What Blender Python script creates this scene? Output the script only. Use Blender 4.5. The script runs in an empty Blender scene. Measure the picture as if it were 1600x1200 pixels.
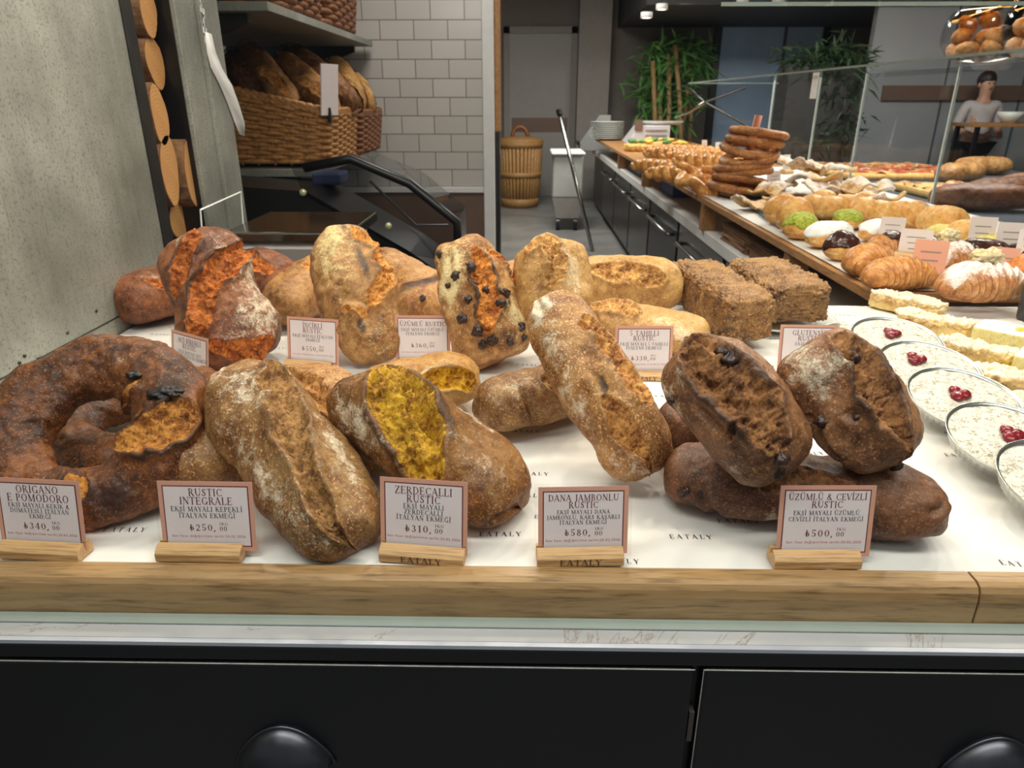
import bpy, math, random
import numpy as np
from mathutils import Vector, Matrix

SC = bpy.context.scene
COL = SC.collection

# ------------------------------------------------------------------ camera
FPX = 1100.0                                   # focal length in pixels of the 1600 px wide frame
CAM = np.array([0.0, 0.0, 1.42])
def _rx(a):
    c, s = math.cos(a), math.sin(a); return np.array([[1,0,0],[0,c,-s],[0,s,c]])
def _rz(a):
    c, s = math.cos(a), math.sin(a); return np.array([[c,-s,0],[s,c,0],[0,0,1]])
ROT = _rz(math.radians(1.04)) @ _rx(math.radians(68.0)) @ _rz(math.radians(0.0))
cd = bpy.data.cameras.new('camera'); cam = bpy.data.objects.new('camera', cd); COL.objects.link(cam)
cd.sensor_width = 36.0; cd.lens = 36.0 * FPX / 1600.0; cd.clip_start = 0.02; cd.clip_end = 60
M4 = Matrix([[*ROT[0], CAM[0]], [*ROT[1], CAM[1]], [*ROT[2], CAM[2]], [0,0,0,1]])
cam.matrix_world = M4
cd.dof.use_dof = True; cd.dof.focus_distance = 1.0; cd.dof.aperture_fstop = 9
SC.camera = cam

# ------------------------------------------------------------------ view, world, lamps
SC.view_settings.view_transform = 'Standard'
SC.view_settings.look = 'None'
SC.view_settings.gamma = 1.0
SC.view_settings.use_curve_mapping = False
SC.view_settings.exposure = 0.16
W = bpy.data.worlds.new('hall_air'); SC.world = W; W.use_nodes = True
W.node_tree.nodes['Background'].inputs[0].default_value = (0.85, 0.92, 1.0, 1)
W.node_tree.nodes['Background'].inputs[1].default_value = 0.22
def lamp(name, kind, loc, energy, color=(1,.88,.72), size=.05, rot=(0,0,0), spot=100, sy=None, blend=.6):
    l = bpy.data.lights.new(name, kind); l.energy = energy; l.color = color
    if kind == 'SPOT': l.shadow_soft_size = size; l.spot_size = math.radians(spot); l.spot_blend = blend
    elif kind == 'AREA':
        l.size = size
        if sy: l.shape = 'RECTANGLE'; l.size_y = sy
    else: l.shadow_soft_size = size
    o = bpy.data.objects.new(name, l); COL.objects.link(o); o.location = loc; o.rotation_euler = rot
    return o
# track spots over the bread counter
for i, x in enumerate((-.75, -.3, .15, .6, 1.05, 1.5)):
    lamp('counter_spot', 'SPOT', (x, 1.62, 2.25), 20, (1.0, .88, .72), .04, (math.radians(-12), 0, 0), 165, blend=1)
lamp('card_fill', 'AREA', (.2, .34, 2.35), 30, (1.0, .95, .88), 2.6, (math.radians(12), 0, 0), sy=.25)  # fill lamp added to brighten the card faces
# spots along the pastry counter
for y in (2.7, 3.6, 4.6, 5.8, 7.2, 8.8):
    lamp('pastry_spot', 'SPOT', (1.75, y, 2.4), 28, (1.0, .92, .80), .06, (0, math.radians(-6), 0), 165, blend=1)
# ceiling lights of the bakery room, the hall beyond and the shop floor in front
lamp('bakery_light', 'AREA', (.1, 7.6, 3.05), 105, (1, .95, .88), 1.2)
lamp('bakery_light', 'AREA', (-.3, 3.3, 3.0), 25, (1, .94, .86), .7)
lamp('pizza_fill', 'AREA', (3.4, 5.6, 3.0), 150, (1, .93, .84), 1.6)  # lamp added to brighten the dark area beyond the glass
lamp('hall_light', 'AREA', (4.6, 10.2, 2.55), 160, (.9, .95, 1), 2.0)
lamp('shop_light', 'AREA', (.2, -.9, 2.9), 11, (.95, .97, 1), 3.0, (math.radians(28), 0, 0), sy=.8)

# ------------------------------------------------------------------ pixel helpers (authoring: a pixel of the photo -> a point of the place)
def ray(px, py): return ROT @ np.array([(px-800)/FPX, -(py-600)/FPX, -1.0])
def G(px, py, z=.92):
    d = ray(px, py); return CAM + d*(z-CAM[2])/d[2]
def at(px, py, Y):
    d = ray(px, py); return CAM + d*Y/d[1]
def onx(px, py, x):
    d = ray(px, py); return CAM + d*x/d[0]
def proj(p):
    q = ROT.T @ (np.array(p)-CAM); return np.array([800-FPX*q[0]/q[2], 600+FPX*q[1]/q[2]])

# ------------------------------------------------------------------ numpy noise
def _hash(ix, iy, iz, seed):
    h = (ix.astype(np.int64)*0x8da6b343 + iy.astype(np.int64)*0xd8163841 + iz.astype(np.int64)*0xcb1ab31f + seed*0x9e3779b1) & 0xffffffff
    h ^= h >> 15; h = (h*0x2c1b3c6d) & 0xffffffff; h ^= h >> 12; h = (h*0x297a2d39) & 0xffffffff; h ^= h >> 15
    return h/2147483648.0 - 1.0
def vn(p, seed=0):
    i = np.floor(p); f = p-i; i = i.astype(np.int64); u = f*f*f*(f*(f*6-15)+10)
    r = 0
    for dx in (0,1):
        wx = u[...,0] if dx else 1-u[...,0]
        for dy in (0,1):
            wy = u[...,1] if dy else 1-u[...,1]
            for dz in (0,1):
                wz = u[...,2] if dz else 1-u[...,2]
                r = r + wx*wy*wz*_hash(i[...,0]+dx, i[...,1]+dy, i[...,2]+dz, seed)
    return r
def fbm(p, seed=0, oct=4, gain=.5):
    a, r, t = 1.0, 0, 0
    for k in range(oct):
        r = r + a*vn(p*(2.03**k)+k*17.3, seed+k*7); t += a; a *= gain
    return r/t*1.5
def ridged(p, seed=0, oct=3): return 1-np.abs(fbm(p, seed, oct))*2
def sstep(a, b, x):
    t = np.clip((x-a)/(b-a), 0, 1); return t*t*(3-2*t)

# ------------------------------------------------------------------ naming
def tag(o, label=None, cat=None, group=None, kind=None):
    if label: o['label'] = label
    if cat: o['category'] = cat
    if group: o['group'] = group
    if kind: o['kind'] = kind
    return o
def empty(name, loc=(0,0,0), rz=0, label=None, cat=None, group=None):
    o = bpy.data.objects.new(name, None); COL.objects.link(o); o.empty_display_size = .02
    o.location = [float(c) for c in loc]; o.rotation_euler = (0,0,rz)
    return tag(o, label, cat, group)
def wloc(o):
    p = Vector((0,0,0))
    while o is not None: p += o.location; o = o.parent
    return p
def copy_tree(o, parent=None):
    c = o.copy(); COL.objects.link(c)
    if parent is not None: c.parent = parent
    for ch in o.children: copy_tree(ch, c)
    return c

# ------------------------------------------------------------------ mesh helpers
def mk(name, verts, faces, m, parent=None, smooth=False, loc=None, world=False, bevel=0, attr=None):
    v = np.asarray(verts, dtype=float)
    if world and parent is not None: v = v - np.array(wloc(parent))
    if loc is not None and parent is None:
        v = v - np.array(loc, dtype=float)
    me = bpy.data.meshes.new(name); me.from_pydata(v.tolist(), [], faces if isinstance(faces, list) else faces.tolist())
    if smooth: me.polygons.foreach_set('use_smooth', np.ones(len(me.polygons), dtype=bool))
    if attr is not None:
        a = me.attributes.new('feat', 'FLOAT_COLOR', 'POINT'); a.data.foreach_set('color', np.asarray(attr, dtype=np.float32).ravel())
    me.update()
    if m is not None: me.materials.append(m)
    o = bpy.data.objects.new(name, me); COL.objects.link(o)
    if parent is not None: o.parent = parent
    elif loc is not None: o.location = [float(c) for c in loc]
    if bevel:
        b = o.modifiers.new('edge', 'BEVEL'); b.width = bevel; b.segments = 2; b.limit_method = 'ANGLE'; b.angle_limit = math.radians(40)
    return o
class MB:
    def __init__(s): s.v = []; s.f = []
    def add(s, v, f):
        n = len(s.v); s.v += [tuple(map(float, p)) for p in v]; s.f += [[int(i)+n for i in q] for q in f]; return s
    def box(s, x0, x1, y0, y1, z0, z1):
        return s.add([(x0,y0,z0),(x1,y0,z0),(x1,y1,z0),(x0,y1,z0),(x0,y0,z1),(x1,y0,z1),(x1,y1,z1),(x0,y1,z1)],
                     [(0,3,2,1),(4,5,6,7),(0,1,5,4),(1,2,6,5),(2,3,7,6),(3,0,4,7)])
    def hexa(s, p):  # 8 points, bottom ring then top ring
        return s.add(p, [(0,3,2,1),(4,5,6,7),(0,1,5,4),(1,2,6,5),(2,3,7,6),(3,0,4,7)])
    def tube(s, pts, r, n=8, closed=False, cap=True, up=None):
        P = np.asarray(pts, dtype=float); k = len(P); R = np.full(k, r) if np.isscalar(r) else np.asarray(r, dtype=float)
        T = np.roll(P,-1,0)-np.roll(P,1,0)
        if not closed: T[0] = P[1]-P[0]; T[-1] = P[-1]-P[-2]
        T /= np.linalg.norm(T, axis=1)[:,None]+1e-12
        ref = np.array([0,0,1.0]) if abs(T[0][2]) < .9 else np.array([1.0,0,0])
        if up is not None: ref = np.array(up, dtype=float)
        v = []; N = None
        for i in range(k):
            b = ref if N is None else N
            N = b - T[i]*np.dot(b, T[i]); N /= np.linalg.norm(N)+1e-12; B = np.cross(T[i], N)
            for j in range(n):
                a = 2*math.pi*j/n; v.append(P[i]+R[i]*(math.cos(a)*N+math.sin(a)*B))
        f = []
        for i in range(k if closed else k-1):
            i2 = (i+1) % k
            for j in range(n):
                j2 = (j+1) % n; f.append((i*n+j, i*n+j2, i2*n+j2, i2*n+j))
        if cap and not closed: f.append(tuple(range(n))[::-1]); f.append(tuple((k-1)*n+j for j in range(n)))
        return s.add(v, f)
    def lathe(s, prof, n=32, c=(0,0,0), wob=None):
        v = []; k = len(prof)
        for j in range(n):
            a = 2*math.pi*j/n
            for i, (r, z) in enumerate(prof):
                w = 1 if wob is None else wob(a, i)
                v.append((c[0]+r*w*math.cos(a), c[1]+r*w*math.sin(a), c[2]+z))
        f = []
        for j in range(n):
            j2 = (j+1) % n
            for i in range(k-1): f.append((j*k+i, j2*k+i, j2*k+i+1, j*k+i+1))
        return s.add(v, f)
    def prism(s, poly, lo, hi, axis='y'):
        n = len(poly); v = []
        for h in (lo, hi):
            for a, b in poly: v.append({'y':(a,h,b), 'x':(h,a,b), 'z':(a,b,h)}[axis])
        f = [tuple(range(n)), tuple(range(2*n-1, n-1, -1))]
        for i in range(n): j = (i+1) % n; f.append((i, i+n, j+n, j))
        return s.add(v, f)
    def build(s, name, m, parent=None, **k): return mk(name, s.v, s.f, m, parent, **k)
def grid_faces(nu, nv, wu=False, wv=False):
    iu = np.arange(nu if wu else nu-1); iv = np.arange(nv if wv else nv-1)
    a, b = np.meshgrid(iu, iv, indexing='ij'); a2 = (a+1) % nu; b2 = (b+1) % nv
    return np.stack([a*nv+b, a2*nv+b, a2*nv+b2, a*nv+b2], -1).reshape(-1, 4)
def grid_normals(P, wu=False, wv=False):
    du = np.roll(P,-1,0)-np.roll(P,1,0); dv = np.roll(P,-1,1)-np.roll(P,1,1)
    if not wu: du[0] = P[1]-P[0]; du[-1] = P[-1]-P[-2]
    if not wv: dv[:,0] = P[:,1]-P[:,0]; dv[:,-1] = P[:,-1]-P[:,-2]
    n = np.cross(du, dv); n /= np.linalg.norm(n, axis=-1)[...,None]+1e-12
    return n

# ------------------------------------------------------------------ materials
def lin(c):
    return tuple(((x/255)/12.92 if x/255 <= .04045 else ((x/255+.055)/1.055)**2.4) for x in c) + (1,)
class NT:
    def __init__(s, name):
        s.m = bpy.data.materials.new(name); s.m.use_nodes = True; s.t = s.m.node_tree; s.n = s.t.nodes; s.b = s.n['Principled BSDF']; s.out = s.n['Material Output']
    def node(s, kind, **k):
        x = s.n.new(kind)
        for a, v in k.items(): setattr(x, a, v)
        return x
    def link(s, a, b): s.t.links.new(a, b)
    def put(s, sock, v):
        if hasattr(v, 'is_output'): s.link(v, sock)
        else: sock.default_value = v
    def co(s, scale=(1,1,1), rot=(0,0,0)):
        if not hasattr(s, '_tc'): s._tc = s.node('ShaderNodeTexCoord')
        mp = s.node('ShaderNodeMapping'); s.link(s._tc.outputs['Object'], mp.inputs['Vector']); mp.inputs['Scale'].default_value = scale; mp.inputs['Rotation'].default_value = rot
        return mp.outputs[0]
    def noise(s, scale, detail=4, rough=.55, vec=None, dist=0):
        x = s.node('ShaderNodeTexNoise'); x.inputs['Scale'].default_value = scale; x.inputs['Detail'].default_value = detail; x.inputs['Roughness'].default_value = rough; x.inputs['Distortion'].default_value = dist
        s.link(vec if vec is not None else s.co(), x.inputs['Vector']); return x.outputs[0]
    def vor(s, scale, vec=None, feature='F1'):
        x = s.node('ShaderNodeTexVoronoi'); x.feature = feature; x.inputs['Scale'].default_value = scale
        s.link(vec if vec is not None else s.co(), x.inputs['Vector']); return x.outputs['Distance']
    def ramp(s, fac, stops):
        x = s.node('ShaderNodeValToRGB'); e = x.color_ramp.elements
        while len(e) < len(stops): e.new(.5)
        for q, (p, c) in zip(e, stops): q.position = p; q.color = c
        s.link(fac, x.inputs[0]); return x.outputs[0]
    def step(s, v, a, b):
        x = s.node('ShaderNodeMapRange'); x.interpolation_type = 'SMOOTHSTEP'; x.inputs['From Min'].default_value = a; x.inputs['From Max'].default_value = b; s.put(x.inputs['Value'], v); return x.outputs[0]
    def math(s, op, a, b=0.0):
        x = s.node('ShaderNodeMath'); x.operation = op; s.put(x.inputs[0], a); s.put(x.inputs[1], b); return x.outputs[0]
    def mix(s, f, a, b):
        x = s.node('ShaderNodeMix'); x.data_type = 'RGBA'; s.put(x.inputs[0], f); s.put(x.inputs[6], a); s.put(x.inputs[7], b); return x.outputs[2]
    def bump(s, h, strength=.3, dist=.002):
        x = s.node('ShaderNodeBump'); x.inputs['Strength'].default_value = strength; x.inputs['Distance'].default_value = dist; s.link(h, x.inputs['Height']); s.link(x.outputs[0], s.b.inputs['Normal'])
    def set(s, col=None, rough=None, metal=None, **k):
        if col is not None: s.put(s.b.inputs['Base Color'], col)
        if rough is not None: s.put(s.b.inputs['Roughness'], rough)
        if metal is not None: s.put(s.b.inputs['Metallic'], metal)
        for a, v in k.items(): s.put(s.b.inputs[a.replace('_', ' ')], v)
        return s.m
def plain(name, c, rough=.5, metal=0, var=.12, scale=18, bump=0, **k):
    t = NT(name); n = t.noise(scale, 5)
    a = lin(c); d = tuple(x*(1-var) for x in a[:3])+(1,); l = tuple(min(1, x*(1+var)) for x in a[:3])+(1,)
    t.set(t.ramp(n, [(.3, d), (.7, l)]), rough, metal, **k)
    if bump: t.bump(t.noise(scale*8, 4), bump, .001)
    return t.m
def glass(name, tint=(1,1,1,1), refl=.5, rough=.0):
    t = NT(name); tr = t.node('ShaderNodeBsdfTransparent'); tr.inputs[0].default_value = tint
    gl = t.node('ShaderNodeBsdfGlossy'); gl.inputs['Roughness'].default_value = rough
    fr = t.node('ShaderNodeFresnel'); fr.inputs[0].default_value = 1.45
    ge = t.node('ShaderNodeNewGeometry'); k = t.math('MULTIPLY', t.math('SUBTRACT', 1.0, ge.outputs['Backfacing']), refl)
    mx = t.node('ShaderNodeMixShader'); t.link(t.math('MULTIPLY', fr.outputs[0], k), mx.inputs[0]); t.link(tr.outputs[0], mx.inputs[1]); t.link(gl.outputs[0], mx.inputs[2])
    t.n.remove(t.b); t.link(mx.outputs[0], t.out.inputs[0]); return t.m
def wood(name, c1, c2, scale=(3,40,40), rough=.45, grain=1.0):
    t = NT(name); v = t.co(scale)
    n = t.noise(1.0, 6, .6, v, .6); n2 = t.noise(4.0, 4, .6, v)
    c = t.mix(t.step(n2, .45, .75), t.ramp(n, [(.25, lin(c2)), (.72, lin(c1))]), lin([x*.8 for x in c2]))
    t.set(c, rough); t.bump(n2, .15, .0006); return t.m
# ------------------------------------------------------------------ materials of the place
def metal_panel_mat():
    t = NT('galvanised_olive'); n = t.noise(5, 6); n2 = t.noise(160, 3, .6); st = t.noise(1, 5, .6, t.co((60,60,3)))
    c = t.ramp(t.math('ADD', t.math('MULTIPLY', n, .8), t.math('MULTIPLY', st, .2)), [(.3, lin((126,127,117))), (.5, lin((152,153,143))), (.68, lin((176,176,166)))])
    c = t.mix(t.math('MULTIPLY', t.step(n2, .52, .64), .55), c, lin((112,114,103)))
    sc = t.noise(1, 3, .5, t.co((220,220,9))); c = t.mix(t.math('MULTIPLY', t.step(sc, .66, .74), .5), c, lin((76,78,68)))
    c = t.mix(t.math('MULTIPLY', t.step(t.noise(48, 3, .6), .73, .76), .8), c, lin((92,62,44)))
    c = t.mix(t.math('MULTIPLY', t.step(t.noise(16, 7, .7), .63, .75), .55), c, lin((180,180,160)))
    t.set(c, t.ramp(n, [(.3,(.38,)*3+(1,)),(.7,(.5,)*3+(1,))]), .35); t.bump(n2, .12, .0006); return t.m
def tile_mat():
    t = NT('cream_subway_tile'); tc = t.co((1,1,1), (math.radians(90),0,0))
    b = t.node('ShaderNodeTexBrick'); t.link(tc, b.inputs['Vector']); b.offset = .5
    b.inputs['Scale'].default_value = 1; b.inputs['Brick Width'].default_value = .2; b.inputs['Row Height'].default_value = .105
    b.inputs['Mortar Size'].default_value = .0035; b.inputs['Mortar Smooth'].default_value = .3
    b.inputs['Color1'].default_value = lin((206,200,192)); b.inputs['Color2'].default_value = lin((196,190,183)); b.inputs['Mortar'].default_value = lin((138,130,124))
    t.set(b.outputs[0], .18); t.b.inputs['Specular IOR Level'].default_value = .5
    x = t.node('ShaderNodeMath'); x.operation = 'SUBTRACT'; x.inputs[0].default_value = 1; t.link(b.outputs[1], x.inputs[1]); t.bump(x.outputs[0], .5, .003); return t.m
def paper_mat():
    t = NT('white_baking_paper'); n = t.noise(90, 5, .7); n2 = t.noise(6, 4)
    t.set(t.ramp(n2, [(.3, lin((212,209,203))), (.7, lin((230,227,221)))]), .75); t.bump(t.math('ADD', n, t.math('MULTIPLY', n2, 2.0)), .22, .002); return t.m
def marble_mat():
    t = NT('white_marble'); n = t.noise(3, 8, .65, None, 1.4); v = t.math('ABSOLUTE', t.math('SUBTRACT', n, .5))
    c = t.mix(t.step(v, .0, .007), lin((120,96,66)), t.ramp(t.noise(7, 5), [(.3, lin((150,153,152))), (.7, lin((182,184,182)))]))
    t.set(t.mix(.45, c, lin((168,171,170))), .18); return t.m
def floor_mat():
    t = NT('grey_concrete_floor'); n = t.noise(2.5, 7, .65)
    t.set(t.ramp(n, [(.3, lin((104,104,102))), (.7, lin((138,137,134)))]), .35); return t.m
M = {}
M['panel'] = metal_panel_mat(); M['tile'] = tile_mat(); M['paper'] = paper_mat(); M['marble'] = marble_mat(); M['floor'] = floor_mat()
M['oak'] = wood('oak_moulding', (186,150,104), (150,114,70), (4,46,46), .38)
M['oak_side'] = wood('oak_board', (190,140,88), (150,104,58), (46,4,46), .45)
M['pine'] = wood('pine_block', (222,182,128), (188,140,88), (5,120,160), .5)
M['pole_wood'] = wood('turned_wood', (186,104,52), (150,78,38), (30,30,4), .5)
M['ceil'] = plain('dark_ceiling', (58,57,56), .8); M['greywall'] = plain('warm_grey_wall', (142,136,130), .8, var=.05)
M['darkwall'] = plain('taupe_wall', (116,107,101), .8, var=.05); M['brown'] = plain('brown_wainscot', (112,88,74), .5, var=.08)
M['white'] = plain('white_paint', (228,226,222), .5, var=.04); M['black'] = plain('black_lacquer', (13,16,21), .32, var=.15, scale=4)
M['jet'] = plain('black_plastic', (14,14,15), .35); M['steel'] = plain('brushed_steel', (150,148,145), .28, 1.0, .1)
M['alu'] = plain('aluminium_strip', (176,182,190), .4, .2, .06); M['dark_steel'] = plain('dark_steel', (70,68,66), .35, .8, .15)
M['iron'] = plain('cast_iron', (78,80,86), .36, .9, .2, 30); M['glass'] = glass('clear_glass', (.97,.985,.98,1), .4)
M['glass_dim'] = glass('guard_glass', (.84,.86,.87,1), .30); M['plastic'] = glass('clear_plastic', (.95,.95,.95,1), .9, .08)
M['guard_edge'] = plain('lit_glass_edge', (205,212,204), .15, var=.04); M['smoke'] = glass('smoked_glass', (.55,.55,.56,1), .8)  # pale edge colour stands for light caught in the panes
M['glass_edge'] = plain('green_glass_edge', (146,157,149), .15, var=.05); M['wicker'] = plain('brown_wicker', (176,122,64), .5, var=.45, scale=60)
M['wicker_dark'] = plain('dark_wicker', (128,78,42), .55, var=.4, scale=60); M['wicker_pale'] = plain('pale_wicker', (156,116,66), .55, var=.35, scale=50)
M['blue'] = plain('blue_door', (176,204,236), .35, var=.12, scale=1.5); M['slate'] = plain('slate_panel', (84,92,102), .3, var=.1, scale=2)
M['leaf'] = plain('bamboo_leaf', (96,148,74), .45, var=.5, scale=9); M['cane'] = plain('bamboo_cane', (162,130,86), .5, var=.2)
M['leaf_dark'] = plain('dark_leaf', (40,62,36), .45, var=.5, scale=9)

# ------------------------------------------------------------------ setting
def struct(o): o['kind'] = 'structure'; return o
struct(MB().box(-3.5, 9, -3, 13, -.05, 0).build('floor', M['floor']))
struct(MB().box(-3.5, 9, -3, 13, 3.2, 3.3).build('ceiling', M['ceil']))
# metal clad side wall with a slot for firewood
XL = -.93
struct(MB().box(XL-.04, XL, .2, 1.80, 0, 3.2).build('wall_left', M['panel'], bevel=.002))
tr = MB().box(XL-.03, XL+.006, 1.80, 1.845, .0, 3.2); struct(tr.build('trim_1', M['dark_steel'], bevel=.002))
rv = MB()
for (px, py) in ((219,138),(242,290),(30,567),(38,556),(46,576),(60,560),(105,520),(150,486),(228,200),(258,352)):
    p = onx(px, py, XL); rv.lathe([(0,.003),(.003,.0025),(.0045,0)], 8, (0,0,0))
    k = len(rv.v)-24
    for i in range(k, k+24): a = rv.v[i]; rv.v[i] = (XL+a[2], p[1]+a[0], p[2]+a[1])
s0 = onx(0, 593, XL); s1 = onx(180, 497, XL)
rv.box(XL, XL+.0015, .4, 1.79, s0[2]-.0012, s0[2]+.0012)
struct(rv.build('trim_2', M['dark_steel']))
# slot behind the panel, post beyond it
struct(MB().box(-1.75, -1.70, 1.75, 2.4, 0, 3.2).build('wall_slot', M['jet']))
struct(MB().box(-1.72, XL-.05, 1.74, 1.78, 0, 3.2).build('wall_slot_side', M['jet']))
struct(MB().box(-1.70, XL-.012, 2.079, 2.083, 0, 3.2).build('wall_slot_shade', M['jet']))  # thin black plate added as the shade inside the slot
post = MB(); post.box(-1.72, XL, 2.085, 2.215, 0, 3.2); post.box(-1.72, XL+.012, 2.215, 2.345, 0, 3.2)
po = struct(post.build('wall_post', M['panel'], bevel=.002))
# tiled back wall, its white corner trim and brown wainscot
tx = at(755, 200, 4.6)[0]; zb = at(700, 292, 4.6)[2]
struct(MB().box(-3.4, tx, 4.6, 4.75, zb, 3.2).build('wall_back', M['tile'], loc=(tx, 4.6, zb)))
struct(MB().box(-3.4, tx, 4.585, 4.75, zb-.035, zb).build('trim_3', M['white'], bevel=.004))
struct(MB().box(-3.4, tx, 4.6, 4.75, 0, zb-.035).build('wall_back_base', M['brown']))
struct(MB().box(tx, tx+.07, 4.57, 4.78, 0, 3.2).build('trim_4', M['white'], bevel=.006))
oz = at(778, 205, 4.7)[2]
struct(MB().box(tx+.07, tx+.105, 4.62, 4.78, oz, 3.2).build('trim_5', M['oak_side'], bevel=.003))
struct(MB().box(tx+.07, tx+.10, 4.62, 4.78, 0, oz).build('trim_6', M['dark_steel']))
struct(MB().box(-3.5, -3.4, 2, 13, 0, 3.2).build('wall_far_left', M['darkwall']))
# far wall
YF = 11.6
struct(MB().box(-3.5, 9, YF, YF+.1, 0, 3.2).build('wall_far', M['darkwall']))
cx0 = at(903, 100, YF-.25)[0]; cx1 = at(952, 100, YF-.25)[0]
struct(MB().box(cx0, cx1, YF-.35, YF, 0, 3.2).build('wall_column', M['greywall']))
d0 = at(787, 42, YF-.02); d1 = at(903, 42, YF-.02)
dr = empty('door_1', (d0[0], YF-.02, 0)); dr['kind'] = 'structure'
x0, x1, z1 = d0[0], d1[0], d0[2]
fr = MB().box(x0, x0+.09, YF-.07, YF-.005, 0, z1).box(x1-.09, x1, YF-.07, YF-.005, 0, z1).box(x0, x1, YF-.07, YF-.005, z1-.09, z1)
fr.build('door_frame', M['greywall'], dr, world=True)
MB().box(x0+.09, x1-.09, YF-.045, YF-.005, 0, z1-.09).build('door_panel', plain('grey_door', (150,146,141), .55, var=.04), dr, world=True)
bz0 = at(800, 206, YF-.05)[2]; bz1 = at(800, 184, YF-.05)[2]
MB().box(x0+.12, x1-.12, YF-.055, YF-.04, bz0, bz1).build('kick_plate', M['brown'], dr, world=True)
# blue lit doorway with dark frame
b0 = at(1128, 40, YF-.02); b1 = at(1262, 205, YF-.02)
w1 = empty('door_2', (b0[0], YF-.02, 0)); w1['kind'] = 'structure'
x0, x1, z1 = b0[0], b1[0], b0[2]
MB().box(x0-.1, x0, YF-.09, YF-.005, 0, z1+.1).box(x1, x1+.1, YF-.09, YF-.005, 0, z1+.1).box(x0, x1, YF-.09, YF-.005, z1, z1+.1).build('door_frame', M['jet'], w1, world=True)
MB().box(x0, x1, YF-.04, YF-.005, 0, z1).build('door_panel', M['blue'], w1, world=True)
MB().box(x0+.62*(x1-x0), x0+.65*(x1-x0), YF-.06, YF-.035, 0, z1).build('mullion', M['slate'], w1, world=True)
# grey panelled partition on the right, behind the pizza counter
pw = at(1365, 60, 9.0)
struct(MB().box(pw[0], 9, 9.0, 9.1, 0, 3.2).build('wall_right', plain('grey_panel_wall', (156,158,160), .45, var=.06, scale=2)))
struct(MB().box(9, 9.1, -3, 13, 0, 3.2).build('wall_far_right', M['darkwall']))
# dark soffit with small downlights over the hall
sf = at(1090, 14, 9.5)
struct(MB().box(sf[0]-.7, 7, 8.9, YF, sf[2]-.02, 3.2).build('ceiling_soffit', plain('soffit_black', (44,43,42), .7)))
for i, (px, py) in enumerate(((1034,14),(1010,27),(1216,3),(1160,3))):
    p = at(px, py, 8.75); e = NT('downlight_glow'); e.set((1,1,1,1), .4); e.b.inputs['Emission Color'].default_value = (1,.95,.88,1); e.b.inputs['Emission Strength'].default_value = 9
    t = empty('ceiling_downlight', p, 0, 'small round white spot lamp '+('at the far left end of the dark soffit','just left of the bamboo top','over the blue doorway','between the bamboo and the blue doorway')[(1,0,2,3)[i]], 'lamp', 'spot lamps of the dark soffit')
    MB().lathe([(0,-.002),(.05,-.002),(.05,.0)], 16).build('lamp_disc', e.m, t)
    MB().lathe([(.05,-.008),(.065,-.008),(.065,.05),(.05,.05)], 16).build('lamp_ring', M['white'], t, smooth=True)
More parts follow.
